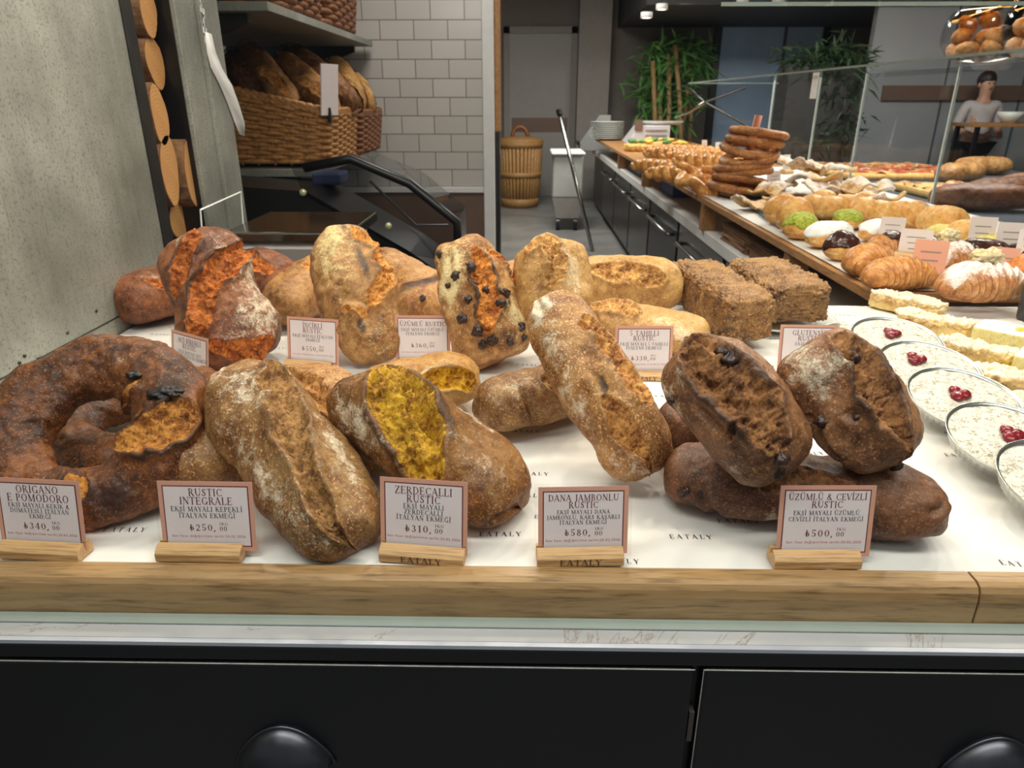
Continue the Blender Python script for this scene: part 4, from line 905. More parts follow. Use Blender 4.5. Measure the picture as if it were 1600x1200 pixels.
# ------------------------------------------------------------------ crumble slices and cheesecake
crumble = bread_mat('crumble_top', (236,206,150), (222,184,122), (186,140,84), (232,200,140), (190,144,86), (246,240,226), speck=.3, fl=1.0, bumpk=.7)
cake = bread_mat('apple_cake', (232,200,132), (216,178,104), (170,124,66), (226,186,110), (180,130,70), speck=.2, fl=.1)
def slab(name, A, B, Wd, H, m, seed, rough=.002, top=None, parent=None, e1=.2, e2=.28, z0=None):
    A = np.array(A, float); B = np.array(B, float); X = B-A; L = np.linalg.norm(X); X /= L; Y = np.array([-X[1], X[0], 0])
    nu, nv = int(40+L*500), 110; ph = np.linspace(-math.pi/2, math.pi/2, 400)
    sx = np.sign(np.sin(ph))*np.abs(np.sin(ph))**e1; r = np.maximum(np.cos(ph), 0)**e1; r[0] = r[-1] = 1e-3
    arc = np.concatenate([[0], np.cumsum(np.hypot(np.diff(sx*L/2), np.diff(r*Wd/2)))]); k = np.linspace(0, arc[-1], nu); sx = np.interp(k, arc, sx); r = np.interp(k, arc, r)
    tt = np.linspace(0, 2*math.pi, 800); cc = np.sign(np.cos(tt))*np.abs(np.cos(tt))**e2; ss = np.sign(np.sin(tt))*np.abs(np.sin(tt))**e2
    arc = np.concatenate([[0], np.cumsum(np.hypot(np.diff(cc*Wd/2), np.diff(ss*H/2)))]); k = np.linspace(0, arc[-1], nv, endpoint=False); cc = np.interp(k, arc, cc); ss = np.interp(k, arc, ss)
    x = np.repeat((sx*L/2)[:,None], nv, 1); y = r[:,None]*cc[None]*Wd/2; z = r[:,None]**.5*ss[None]*H/2
    P = np.stack([x,y,z],-1); N = grid_normals(P, False, True); out = (N*P).sum()
    if out < 0: N = -N
    q = P*1.0+seed*.37; d = rough*(fbm(q*110, seed, 4, .6)+.6*ridged(q*60, seed+4, 2)+.7*fbm(q*26, seed+2, 2))
    top_ = sstep(.2, .8, N[...,2]); fl = np.clip(.12+(top if top else 0)*top_, 0, 1)
    P = P+N*(d)[...,None]; c = (A+B)/2; c = c.copy()
    Wd3 = x*0
    Wp = P[...,0:1]*X+P[...,1:2]*Y+np.array([0,0,1.0])*P[...,2:3]
    F = np.stack([np.zeros_like(x), np.zeros_like(x), fl, np.ones_like(x)], -1)
    f = grid_faces(nu, nv, False, True); f = f if out < 0 else f[:, ::-1]
    f = f[:, ::-1]
    if parent is None: return mk(name, Wp.reshape(-1,3)+c, f, m, None, True, loc=c, attr=F.reshape(-1,4))
    return mk(name, Wp.reshape(-1,3)+c, f, m, parent, True, attr=F.reshape(-1,4), world=True)
def crumb_slice(A, B, seed, lab):
    t = empty('crumble_slice', (np.array(A)+np.array(B))/2*np.array([1,1,0])+np.array([0,0,.9225]), 0, lab, 'cake slice', 'crumble slices in a row')
    A = np.array(A, float); B = np.array(B, float); A[2] = B[2] = .9225
    u = np.array([0,0,1.0])
    slab('cake_base', A+u*.016, B+u*.016, .052, .030, cake, seed, .0018, parent=t)
    d = (B-A)/np.linalg.norm(B-A)*.004
    slab('crumble_top', A-d+u*.033, B+d+u*.033, .060, .020, crumble, seed+5, .0055, top=.62, parent=t, e1=.45, e2=.6)
for i, (a, b, lab) in enumerate(((( 1362,478),(1468,502),'crumble slice lying farthest back beside the croissant tray'), ((1400,512),(1512,534),'crumble slice second from the back beside the tart rims'),
      ((1458,556),(1576,582),'crumble slice in the middle of the row, left of the pale cheesecake'), ((1508,604),(1640,632),'crumble slice before the middle one, touching the tart rim'), ((1576,652),(1690,680),'nearest crumble slice at the photo edge above the tarts'))):
    crumb_slice(G(*a), G(*b), 300+i*7, lab)
cheese = bread_mat('cheesecake', (238,226,160), (234,220,150), (226,208,132), (238,226,160), (220,200,130), (250,247,236), speck=.05, fl=1.2, rough=.4, bumpk=.08)
lemon = plain('lemon_curd', (240,206,90), .3, var=.1, scale=60)
for i, (a, b, lab) in enumerate((((1520,545),(1680,580),'pale yellow cheesecake slice with lemon pieces, behind the crumble slices'), ((1580,592),(1730,626),'pale yellow cheesecake slice cut off by the photo edge, before the other one'))):
    A, B = G(*a), G(*b); c = (A+B)/2; c[2] = .9225
    t = empty('cheesecake_slice', c, 0, lab, 'cake slice', 'cheesecake slices'); u = np.array([0,0,1.0])
    slab('cake_body', A*[1,1,0]+u*(.9225+.030), B*[1,1,0]+u*(.9225+.030), .085, .056, cheese, 400+i, .0006, top=.85, parent=t, e1=.1, e2=.12)
    yc = MB().box(-.115, .10, -.052, .052, .0, .0012).build('gold_card', plain('gold_cake_card', (226,206,96), .4), t); d = B-A; yc.rotation_euler = (0,0,math.atan2(d[1], d[0]))
    for k in range(3):
        q = A+(B-A)*(.45+.13*k)
        slab('lemon_piece', np.array([q[0]-.02,q[1]+.012*(k%2),.9225+.062]), np.array([q[0]+.016,q[1]-.004,.9225+.062]), .012, .010, lemon, 410+k, .001, parent=t, e1=.5, e2=.6)
cp = G(1612, 500, .9225)
t = empty('black_cup', cp, 0, 'dark speckled round pot at the photo edge behind the cheesecake', 'pot')
MB().lathe([(0,.001),(.030,.001),(.033,.004),(.036,.10),(.034,.10),(.031,.006),(0,.006)], 40).build('pot_body', plain('speckled_dark', (66,64,62), .6, var=.5, scale=220), t, smooth=True)
# ------------------------------------------------------------------ the side counter with the long pastry tray
XE, ZS, YN, YE = .92, .949, 1.835, 9.85
sc_ = empty('side_counter', (1.6, 5.6, 0), 0, 'long dark steel counter with marble top running back along the right', 'counter')
MB().box(.99, 2.4, 1.86, YE+.66, .06, .714).build('body', M['dark_steel'], sc_, world=True)
MB().box(.95, 2.45, 1.86, YE+.72, .715, .775).build('marble_top', M['white'], sc_, world=True, bevel=.004)
yd = 2.3
dm = plain('steel_door', (96,92,90), .28, .85, .12, 3)
for k, w in enumerate((1.15, 1.1, 1.1, 1.1, 1.2, 1.2)):
    d = MB().box(.972, .989, yd, yd+w-.06, .10, .70).build('door', dm if k not in (2,) else M['jet'], sc_, world=True, bevel=.004)
    MB().tube([(.972, yd+.12, .60), (.93, yd+.12, .60), (.93, yd+w-.2, .60), (.972, yd+w-.2, .60)], .012, 8).build('door_handle', M['steel'], d, world=True, smooth=True)
    yd += w
wt = empty('long_pastry_tray', (1.5, 5.6, .775), 0, 'long oak board on short wooden blocks carrying the pastries', 'tray')
MB().box(XE, 1.99, YN, YE, ZS-.030, ZS-.002).build('board', M['oak_side'], wt, world=True, bevel=.003)
for px, py in ((1100,345),(968,262),(1232,432),(1006,290)):
    y = onx(px, py, XE+.03)[1]
    for x in (XE+.012, 1.9): MB().box(x, x+.075, y-.03, y+.03, .776, ZS-.031).build('block', M['oak_side'], wt, world=True, bevel=.003)
sp = MB()
n1_, n2_ = 60, 160
gx = np.linspace(XE+.02, 1.97, n1_); gy = np.linspace(YN+.006, 5.55, n2_); XX, YY = np.meshgrid(gx, gy, indexing='ij')
pz = np.stack([XX, YY, 0*XX], -1)
tag(mk('pastry_paper', np.stack([XX, YY, ZS+.0006+.0018*np.clip(ridged(pz*4, 5, 2),0,1)], -1).reshape(-1,3), grid_faces(n1_, n2_), M['paper'], None, True, loc=(1.4, 2, ZS)), 'white baking paper lining the near half of the long pastry board', 'paper')
def gp_(px, py, dz=0.003): p = G(px, py, ZS); p[2] += dz; return p
# things stored in the gap under the board
for k, (px, py, c, lab) in enumerate(((1140,388,(150,112,80),'stack of folded brown paper sleeves under the near end of the pastry board'), (1190,405,(118,84,60),'darker stack of folded paper sleeves right of the other stack under the board'))):
    p = onx(px, py, XE+.05); t = empty('paper_stack', (XE+.26, p[1], .777), 0, lab, 'paper', 'paper stacks under the pastry board')
    for j in range(7):
        a = random.Random(k*9+j).uniform(-.05, .05); o = MB().box(-.2, .2, -.20, .20, j*.012, j*.012+.011).build('folded_sleeve', plain('kraft_%d%d' % (k, j), [x*(1+.12*((j % 3)-1)) for x in c], .8), t, bevel=.002); o.rotation_euler = (0,0,a)
p = onx(1040, 306, XE+.12); tag(MB().box(p[0], p[0]+.3, p[1]-.25, p[1]+.25, .777, .86).build('blue_box', plain('blue_carton', (50,66,130), .5), loc=p, bevel=.004), 'flat dark blue carton in the gap under the pastry board', 'box')
p = onx(990, 280, XE+.12); tag(MB().box(p[0], p[0]+.3, p[1]-.35, p[1]+.35, .777, .82).build('teal_box', plain('teal_carton', (110,160,176), .5), loc=p, bevel=.004), 'pale blue carton farther back in the gap under the board', 'box')
# ------------------------------------------------------------------ pastry kinds
PM = {
 'croissant': bread_mat('croissant_crust', (226,166,98), (200,130,66), (142,82,38), (232,190,120), (200,130,70), speck=.15, fl=.2, rough=.34, burnc=(92,44,20), bumpk=.2),
 'croissant_sugar': bread_mat('croissant_sugared', (222,166,110), (190,126,74), (136,80,44), (232,190,120), (200,130,70), (246,242,238), speck=.1, fl=1.1, rough=.4, burnc=(110,60,34), bumpk=.2),
 'bun': bread_mat('soft_bun', (242,192,112), (228,164,84), (202,130,60), (236,206,150), (220,170,100), (250,240,220), speck=.05, fl=.35, rough=.42, bumpk=.1),
 'simit': bread_mat('sesame_ring_crust', (196,132,70), (160,94,46), (112,60,30), (220,170,100), (180,120,70), speck=.85, fl=.1, burnc=(70,36,18), bumpk=.5),
 'braid': bread_mat('glossy_braid', (236,176,96), (210,136,62), (152,84,36), (240,210,150), (220,160,90), speck=.1, fl=.2, rough=.3, bumpk=.15),
 'frappe': bread_mat('fried_ribbon', (232,188,120), (212,158,88), (176,118,60), (236,206,150), (220,170,100), (244,240,236), speck=.2, fl=1.0, bumpk=.5),
 'focaccia': bread_mat('focaccia', (236,190,112), (220,164,84), (180,120,58), (240,214,150), (220,170,100), speck=.3, fl=.2, bumpk=.5),
}
M['icing'] = plain('white_icing', (246,243,238), .45, var=.02); M['choc'] = plain('dark_chocolate', (62,34,26), .22, var=.3, scale=60)
t = NT('pistachio_paste'); n = t.noise(90, 6, .75); t.set(t.ramp(n, [(.35, lin((120,134,24))), (.5, lin((166,176,44))), (.68, lin((214,214,110)))]), .7); t.bump(n, .7, .006); M['pist'] = t.m
t = NT('vanilla_cream'); n = t.noise(70, 6, .75); t.set(t.ramp(n, [(.35, lin((226,196,120))), (.5, lin((248,230,180))), (.68, lin((253,247,230)))]), .55); t.bump(n, .9, .010); M['cream'] = t.m
t = NT('yellow_cream'); n = t.noise(60, 5, .7); t.set(t.ramp(n, [(.35, lin((216,190,90))), (.65, lin((240,226,140)))]), .5); t.bump(n, .6, .008); M['ycream'] = t.m
def croissant(p, rz, L, r, m, seed, lab, group, tilt=0, sugar=0):
    nu, nv = 170, 44; t = np.linspace(-1, 1, nu); a = t*math.radians(78); rho = L/2/math.sin(math.radians(78))
    C = np.stack([rho*np.sin(a), -rho*(np.cos(a)-.62)*-.55, 0*a], -1); C[:,1] = -(1-np.cos(a))*rho*.55
    T = np.gradient(C, axis=0); T /= np.linalg.norm(T, axis=1)[:,None]; Nn = np.stack([-T[:,1], T[:,0], 0*a], -1)
    rad = r*(.22+.78*np.clip(np.cos(t*math.pi/2), 0, 1)**.55); rad[0] = rad[-1] = 1e-4
    th = np.linspace(0, 2*math.pi, nv, endpoint=False); Tt, TH = np.meshgrid(t, th, indexing='ij')
    sk = np.abs(Tt)*4.6+.16*np.sin(TH+Tt*2); fr = sk-np.floor(sk); st = 1+.20*(1-fr)**1.3-.07
    R = rad[:,None]*st; z = np.where(np.sin(TH) > 0, .95*R*np.sin(TH), .62*R*np.sin(TH))
    P = C[:,None,:]+Nn[:,None,:]*(R*np.cos(TH))[...,None]+np.array([0,0,1.0])*(z+.62*r)[...,None]
    P = P+.0016*fbm(P*60+seed, seed, 3)[...,None]
    F = np.stack([0*R, sstep(.80, 1, 1-fr)*.75, np.clip(sugar*np.sin(TH), 0, 1)+0*R, np.ones_like(R)], -1)
    rt = empty('croissant', p, rz, lab, 'croissant', group)
    f = grid_faces(nu, nv, False, True)
    mk('pastry', P.reshape(-1,3), f, PM[m], rt, True, attr=F.reshape(-1,4)); return rt
def bun(p, rz, a, b, h, seed, lab, group, name='round_bun', m='bun', cap=None, capm=None, cap_lo=.35, tilt=(0,0)):
    rt = empty(name, p, rz, lab, 'bun' if name != 'filled_bun' else 'bun', group); rt.rotation_euler = (tilt[0], tilt[1], rz)
    n = 34; ph = np.linspace(-math.pi/2, math.pi/2, n); th = np.linspace(0, 2*math.pi, 2*n, endpoint=False); A, B = np.meshgrid(ph, th, indexing='ij')
    D = np.stack([np.cos(A)**.8*np.cos(B), np.cos(A)**.8*np.sin(B), np.sin(A)], -1); s = 1+.07*fbm(D*1.4+seed, seed, 3)
    P = D*s[...,None]*np.array([a/2, b/2, h/2]); P[...,2] = np.where(P[...,2] < 0, P[...,2]*.75, P[...,2])+h*.375
    band = np.exp(-((A+.25)/.22)**2)
    F = np.stack([band*.55, 0*A, .2+0*A, 1+0*A], -1)
    mk('dough', P.reshape(-1,3), grid_faces(n, 2*n, False, True), PM[m], rt, True, attr=F.reshape(-1,4))
    if cap:
        k = np.linspace(cap_lo, math.pi/2, 16); A, B = np.meshgrid(k, th, indexing='ij')
        A = A+np.where(A < cap_lo+.2, .18*fbm(np.stack([np.cos(B)*2, np.sin(B)*2, 0*B+seed], -1), seed, 2), 0)
        D = np.stack([np.cos(A)**.8*np.cos(B), np.cos(A)**.8*np.sin(B), np.sin(A)], -1); s = 1.05+.07*fbm(D*1.4+seed, seed, 3)+.03*fbm(D*6, seed+2, 3); s[0] -= .06
        P = D*s[...,None]*np.array([a/2, b/2, h/2]); P[...,2] = P[...,2]+h*.375
        mk(cap, P.reshape(-1,3), grid_faces(16, 2*n, False, True), capm, rt, True)
    return rt
# plain and filled croissants at the near end
croissant(gp_(1396,452), math.radians(8), .168, .052, 'croissant', 1, 'shiny golden croissant nearest on the pastry board', 'plain croissants')
croissant(gp_(1350,428), math.radians(40), .175, .052, 'croissant', 2, 'shiny golden croissant just behind the nearest one', 'plain croissants')
c = croissant(gp_(1385,402), math.radians(20), .15, .045, 'croissant', 3, 'small croissant with chocolate and sugar behind the two shiny ones', 'plain croissants')
blob('chocolate_top', (0,-.01,.066), .03, M['choc'], c, 5, 14, .3, (1.2,.9,.5))
for i, (px, py, rz, L, lab) in enumerate(((1523,470,6,.188,'sugar dusted croissant with cream nearest on the pastry board, beside the dark pot'), (1472,430,35,.18,'sugar dusted croissant with cream behind the pink card'), )):
    c = croissant(gp_(px,py), math.radians(rz), L, .060, 'croissant_sugar', 11+i, lab, 'cream croissants', sugar=.85)
    nb = 16; V = MB(); blob('cream_filling', (.012,.012,.108), .034, M['cream'], c, 21+i, 26, .32, (1.15,.75,.55), freq=3.6)
# buns
B_ = lambda *a, **k: bun(*a, **k)
for i, (px, py, a, b, h, nm, cap, cm, lab) in enumerate((
    (1310,408,.105,.10,.10,'filled_bun','chocolate_glaze',M['choc'],'dark chocolate coated bun left of the shiny croissants'),
    (1292,388,.17,.12,.10,'filled_bun','white_icing',M['icing'],'bun with thick white icing behind the chocolate coated bun'),
    (1366,378,.15,.11,.085,'filled_bun','white_icing',M['icing'],'white iced bun behind the small chocolate croissant'),
    (1248,374,.155,.12,.105,'filled_bun','pistachio_paste',M['pist'],'bun covered in green pistachio paste nearest the board edge'),
    (1322,358,.16,.11,.08,'filled_bun','pistachio_paste',M['pist'],'flat green pistachio bun behind the white iced one'),
    (1458,396,.15,.10,.06,'filled_bun','chocolate_glaze',M['choc'],'low chocolate glazed bun behind the pink card'),
    (1535,408,.16,.10,.075,'filled_bun','chocolate_glaze',M['choc'],'chocolate glazed bun right of the rear cream croissant'),
    (1604,416,.15,.10,.075,'filled_bun','chocolate_glaze',M['choc'],'chocolate glazed bun at the photo edge'),
    (1482,380,.15,.10,.07,'filled_bun','yellow_cream',M['ycream'],'bun with yellow cream in front of the last plain bun'),
    (1556,398,.19,.11,.075,'filled_bun','yellow_cream',M['ycream'],'bun with yellow cream before the pale cards at the right'),
    (1596,452,.14,.13,.10,'filled_bun','orange_sugar',plain('orange_sugar', (206,120,50), .5, var=.5, scale=90),'orange sugared bun at the photo edge behind the dark pot'))):
    bun(gp_(px,py), .3*i, a, b, h, 31+i, lab, 'iced and filled buns', nm, 'bun' , cap, cm, .05 if cm in (M['choc'],) else .2)
for i, (px, py, a, h) in enumerate(((1218,352,.15,.14),(1238,364,.16,.15),(1268,345,.15,.12),(1292,348,.16,.12),(1318,340,.13,.11),(1284,332,.13,.11),(1346,350,.15,.12),(1372,352,.14,.11),(1350,336,.13,.11),(1394,352,.13,.12),(1416,356,.13,.125),(1440,366,.12,.13),(1472,372,.17,.13),(1505,384,.14,.10))):
    pos = ('at the board edge beside the black tray','second at the board edge, before the first','in the middle of the pale heap','right of the pistachio bun','behind the flat pistachio bun','under the sugared ribbons','right of the flat pistachio bun','left of the row of leaning buns','behind the middle of the heap','first of the leaning row','second of the leaning row','third of the leaning row','largest of the leaning row, behind the yellow cream bun','last of the row by the pale cards')[i]
    bun(gp_(px,py,.004), .7*i, a*.92, a*.84, h*.98, 61+i, 'plain golden round bun '+pos, 'plain round buns', 'round_bun', tilt=((.5 if i in (9,10,11) else 0), 0))
# sugared fried ribbons
for i, (px, py, L, rz, up) in enumerate(((1188,330,.26,.2,.0),(1205,318,.24,.7,.05),(1240,330,.26,.1,.03),(1262,318,.28,-.4,.09),(1290,322,.26,.5,.05),(1318,322,.26,.2,.06),(1255,303,.24,.9,.12),(1290,302,.26,-.2,.10),(1335,330,.22,.8,.03),(1360,335,.24,.3,.03),(1228,296,.22,1.2,.12),(1352,318,.22,-.3,.05))):
    n, k = 46, 20; u = np.linspace(-.5, .5, n); v = np.linspace(-.5, .5, k); U, V = np.meshgrid(u, v, indexing='ij'); w_ = .10*(1-.5*np.abs(U)**2)
    p = np.stack([U*3+i, V*2, 0*U], -1); z = .014*np.sin(U*9+i)+.012*fbm(p*1.6, 70+i, 3)+.012*np.cos(V*5+i)
    P = np.stack([U*L, V*w_*1.4, z+.03], -1); F = np.stack([0*U, sstep(.40,.5,np.abs(V))*.4, .62+.2*np.sin(U*7+i), 1+0*U], -1)
    o = mk('fried_ribbon', P.reshape(-1,3), grid_faces(n, k), PM['frappe'], None, True, attr=F.reshape(-1,4)); s = o.modifiers.new('t', 'SOLIDIFY'); s.thickness = .009
    pp = gp_(px, py); o.location = (pp[0], pp[1], pp[2]+up); o.rotation_euler = (.1*math.sin(i*2), .15*math.cos(i*3), rz)
    where = ('lying on the black tray','second from the black tray','before the middle of the heap','on the ridge of the heap','over the pale buns','behind the leaning buns','at the back top of the heap','topmost at the back','near the small back card','at the right end of the heap','nearest the sesame ring stack','right of the topmost one')[i]
    tag(o, 'crinkled fried pastry ribbon dusted with sugar, '+where, 'pastry', 'sugared fried ribbons')
# black tray under the ribbons
p0, p1 = gp_(1150,312), gp_(1212,358)
tr = empty('black_tray', ((p0[0]+p1[0])/2+.02, (p0[1]+p1[1])/2, ZS+.002), math.atan2(p1[1]-p0[1], p1[0]-p0[0])+math.pi, 'flat black serving tray with low rim under the sugared ribbons', 'tray')
Lx = float(np.hypot(*(p1-p0)[:2]))
MB().box(-Lx/2, Lx/2, -.30, 0, 0, .004).box(-Lx/2, Lx/2, 0, .012, 0, .022).box(-Lx/2, Lx/2, -.312, -.30, 0, .022).box(-Lx/2-.012, -Lx/2, -.312, .012, 0, .022).box(Lx/2, Lx/2+.012, -.312, .012, 0, .022).build('tray_body', plain('black_melamine', (38,42,48), .3), tr)
# sesame rings stacked on a wooden pole
sb = gp_(1138, 308); 
st = empty('ring_pole', (sb[0]+.05, sb[1], ZS+.002), 0, 'wooden pole on a round foot threading the stack of sesame rings', 'stand')
st.rotation_euler = (0, math.radians(8), 0)
MB().lathe([(0,0),(.10,0),(.10,.014),(0,.014)], 32).build('foot', M['oak_side'], st, smooth=False)
MB().tube([(0,0,.012),(0,0,.40)], .019, 16).build('pole', M['pole_wood'], st, smooth=True)
def sring(R, r, seed):
    nu, nv = 90, 26; a = np.linspace(0, 2*math.pi, nu, endpoint=False); tt = np.linspace(0, 2*math.pi, nv, endpoint=False); A, T = np.meshgrid(a, tt, indexing='ij')
    rr = r*(1+.08*np.sin(A+seed)+.05*np.sin(2*A+seed*2)); P = np.stack([(R+rr*np.cos(T))*np.cos(A), (R+rr*np.cos(T))*np.sin(A), rr*.74*np.sin(T)], -1)
    P += .0025*fbm(P*40+seed, seed, 3)[...,None]
    return P, np.stack([0*A, .5*np.clip(np.sin(T),0,1)*np.clip(np.sin(A*1.5+seed),0,1), 0*A, 1+0*A], -1), grid_faces(nu, nv, True, True)
ords = ('lowest','second','third','fourth','fifth','sixth','seventh','topmost')
for k in range(8):
    P, F, f = sring(.124, .0255, 500+k); z = .028+.0385*k
    o = mk('sesame_ring', P.reshape(-1,3), f, PM['simit'], None, True, attr=F.reshape(-1,4))
    tl = math.radians(8); dx = (-.02,-.005,.0,-.012,.008,.0,.014,.026)[k]
    o.location = (st.location.x+math.sin(tl)*z+dx, st.location.y, ZS+.016+z); o.rotation_euler = (math.radians(3*math.sin(k*2)), math.radians(9+3*math.sin(k*1.7)), k)
    tag(o, 'brown sesame bread ring threaded on the wooden pole, %s of the eight' % ords[k], 'bread ring', 'sesame rings on the pole')
# braided breads and pretzels
def strand(mb, f, n, r): 
    pts = [f(i/(n-1)) for i in range(n)]; rad = [r*(.35+.65*min(1, 4*min(i, n-1-i)/(n-1)+.0)) for i in range(n)]; mb.tube(pts, rad, 10)
def braid(p, L, rz, lab, seed):
    mb = MB()
    for k in range(3): strand(mb, lambda t, k=k: ((t-.5)*L, .042*math.sin(2*math.pi*(2.2*t+k/3)), .045+.018*math.sin(4*math.pi*(2.2*t+k/3)+.6)), 60, .034)
    o = mk('braided_bread', mb.v, mb.f, PM['braid'], None, True, attr=[(0, max(0, min(1, (v[2]-.06)*14)), 0, 1) for v in mb.v]); o.location = p; o.rotation_euler = (0,0,rz); tag(o, lab, 'bread', 'braided breads'); return o
for i, (px, py, L, rz, up) in enumerate(((1028,272,.42,-.9,0),(1050,262,.44,-.6,.05),(1075,270,.42,-.9,.05),(1062,285,.42,-.5,0),(1098,280,.40,-.7,.06),(1080,255,.44,-.4,.04),(1110,262,.42,-.8,.04),(1045,248,.46,-.5,.02))):
    p = gp_(px, py); p[2] += up
    braid(p, L, rz, 'glossy golden braided bread '+('nearest the board edge at the left end','second from the left, lying on the others','in the middle of the heap top','at the front of the heap behind the pretzels','just behind the pretzels','at the back of the heap','left of the sesame ring stack','farthest back beside the sandwiches')[i], i)
def pretzel(p, s, rz, lab, tilt):
    pts = []
    for i in range(80):
        t = i/79*2*math.pi*.92+.25; x = s*(.9*math.sin(t)+.45*math.sin(2*t)); y = s*(.8*math.cos(t)+.25*math.cos(3*t)); z = .035+.02*math.sin(3*t)
        pts.append((x, y, z))
    mb = MB().tube(pts, [.034*(.6+.4*math.sin(i/79*math.pi)) for i in range(80)], 12)
    o = mk('pretzel', mb.v, mb.f, PM['braid'], None, True, attr=[(0, max(0,min(1,(v[2]-.05)*10)), 0, 1) for v in mb.v]); o.location = p; o.rotation_euler = (tilt, 0, rz); tag(o, lab, 'pretzel', 'pretzels')
p = gp_(1088,302); pretzel(p+np.array([.02,0,.02]), .115, .4, 'shiny knotted pretzel left of the sesame ring stack', .5)
p = gp_(1070,296); pretzel(p+np.array([.04,.0,.03]), .115, 1.4, 'shiny knotted pretzel behind the other one', .45)
for i, (px, py, dx) in enumerate(((1082,275,.0),(1120,270,.05))):
    p = gp_(px, py); p[2] += .10
    blob('red_topping', p, .05, plain('tomato_topping_%d' % i, (206,66,40), .4, var=.3, scale=50), None, i, 12, .5, (1.3,.8,.35), loc=p)
    tag(bpy.context.scene.objects[-1] if False else [o for o in COL.objects if o.name.startswith('red_topping')][-1], 'red tomato piece on the braided breads, '+('left one' if i == 0 else 'beside the ring stack'), 'topping')
# filled flat breads at the far end
for i, (px, py, lab) in enumerate(((1000,236,'filled flat bread with salad farthest back before the scale'),(1030,232,'filled flat bread with green leaves right of the farthest one'),(1058,238,'filled flat bread with salad beside the braided breads'))):
    t = empty('filled_flatbread', gp_(px, py), .3*i, lab, 'sandwich', 'filled flat breads')
    P, F, f = None, None, None
    slab('bread', np.array([-.15,0,.03])+gp_(px,py)*[1,1,1], np.array([.15,.04,.03])+gp_(px,py), .22, .07, PM['focaccia'], 600+i, .006, parent=t, e1=.5, e2=.6)
    rr = random.Random(i)
    for k in range(7): blob('salad_leaf', (rr.uniform(-.13,.13), rr.uniform(-.07,.07), .085), rr.uniform(.03,.05), M['leaf'] if k % 2 else plain('yellow_filling_%d%d' % (i,k), (230,190,90), .5), t, i*9+k, 8, .5, (1,.8,.45))
# small price cards standing among the pastries
def small_card(px, py, w, h, rz, col, lab, blk=True, lift=0):
    p = gp_(px, py, .002); s = np.linalg.norm(p-CAM)/FPX
    t = empty('pastry_card', p, rz, lab, 'price card', 'small cards among the pastries')
    W_, H_ = w*s, h*s*1.05
    c = MB().box(-W_/2, W_/2, -.0005, .0005, .012, .012+H_).build('card', col, t); c.rotation_euler = (-.12, 0, 0)
    ln = MB()
    for k in range(3): ln.box(-W_*.30+W_*.05*k, W_*.30-W_*.05*k, -.0010, -.0006, .012+H_*(.70-.2*k), .012+H_*(.73-.2*k))
    ln.build('print_line', M['greywall'], c)
    if blk: MB().prism([(-.03,0),(-.03,.018),(-.02,.03),(-.002,.03),(-.002,.012),(.002,.012),(.002,.03),(.02,.03),(.03,0)], -W_*.6, W_*.6, 'x').build('wooden_block', M['pine'], t, bevel=.001)
pk, pale = pink, plain('pale_card', (226,212,206), .6, var=.03)
for a in ((1443,448,40,52,-.45,pk,'salmon coloured small card in front of the rear cream croissant'),(1424,410,38,36,-.45,pale,'pale small card just behind the salmon coloured one'),(1388,388,30,34,-.4,pale,'pale small card behind the small chocolate croissant'),
          (1556,452,32,44,-.5,pk,'salmon coloured small card right of the nearest cream croissant'),(1527,398,30,40,-.3,pale,'tall pale card behind the yellow cream bun'),(1571,408,32,40,-.3,pale,'pale card second from the right edge'),(1602,420,30,40,-.3,pale,'pale card at the photo edge'),
          (1456,362,28,26,-.3,pale,'small pale card above the largest leaning bun'),(1354,332,18,24,-.4,pale,'tiny pale card behind the sugared ribbons'),(1208,300,26,24,.5,pale,'tiny card right of the sesame ring stack'),(1228,272,14,22,.5,pale,'tiny card farther right of the ring stack'),(1304,300,16,18,-.3,pale,'tiny card above the sugared ribbons'),
          (1100,238,8,14,.2,pale,'leftmost tiny card behind the braided breads'),(1121,244,8,16,.2,pale,'middle tiny card behind the braided breads'),(1137,248,8,14,.2,pale,'tiny card behind the braided breads nearest the ring stack')):
    small_card(*a[:7])
# ------------------------------------------------------------------ glass guard and glass shelves over the side counter
XG = 2.03
gz = 1.575
gg = empty('glass_guard', (XG, 3, ZS), 0, 'upright glass guard with bright pane edges behind the pastries', 'glass guard')
edges = [(1205,165),(1270,200),(1340,200),(1475,220)]
ys = [onx(px, py, XG)[1] for px, py in edges]
yy = [2.2]+sorted(ys)+[9.5]
for a, b in zip(yy[:-1], yy[1:]): MB().box(XG, XG+.008, a+.004, b-.004, ZS-.01, gz-.012).build('pane', M['glass_dim'], gg, world=True)
for y in sorted(ys): MB().box(XG-.003, XG+.011, y-.0035, y+.0035, ZS-.01, gz-.012).build('pane_edge', M['guard_edge'], gg, world=True)
tag(MB().box(1.62, 2.5, 1.9, 7.62, gz-.010, gz).build('glass_shelf', M['glass'], loc=(2, 3, gz)), 'long horizontal glass shelf over the pastries carrying the cookie jars', 'shelf')
[setattr(o, 'name', 'glass_shelf') for o in ()]
ge = MB().box(1.612, 1.6195, 1.9, 7.62, gz-.010, gz).box(1.62, 2.5, 7.622, 7.63, gz-.010, gz)
ge.build('green_edge', M['glass_edge'], bpy.data.objects['glass_shelf'], world=False)
o = bpy.data.objects['green_edge']; o.location = -bpy.data.objects['glass_shelf'].location
u0 = at(1300, 9, 2.25); hz2 = u0[2]
us = MB().box(.55, 2.7, 1.7, 2.25, hz2, hz2+.010).build('upper_glass_shelf', M['glass'], loc=(1.6, 2, hz2)); tag(us, 'upper glass shelf along the top edge above the cookie jars', 'shelf')
u2 = MB().box(.55, 2.7, 2.2505, 2.258, hz2, hz2+.010).build('green_edge', M['glass_edge'], us); u2.location = -us.location
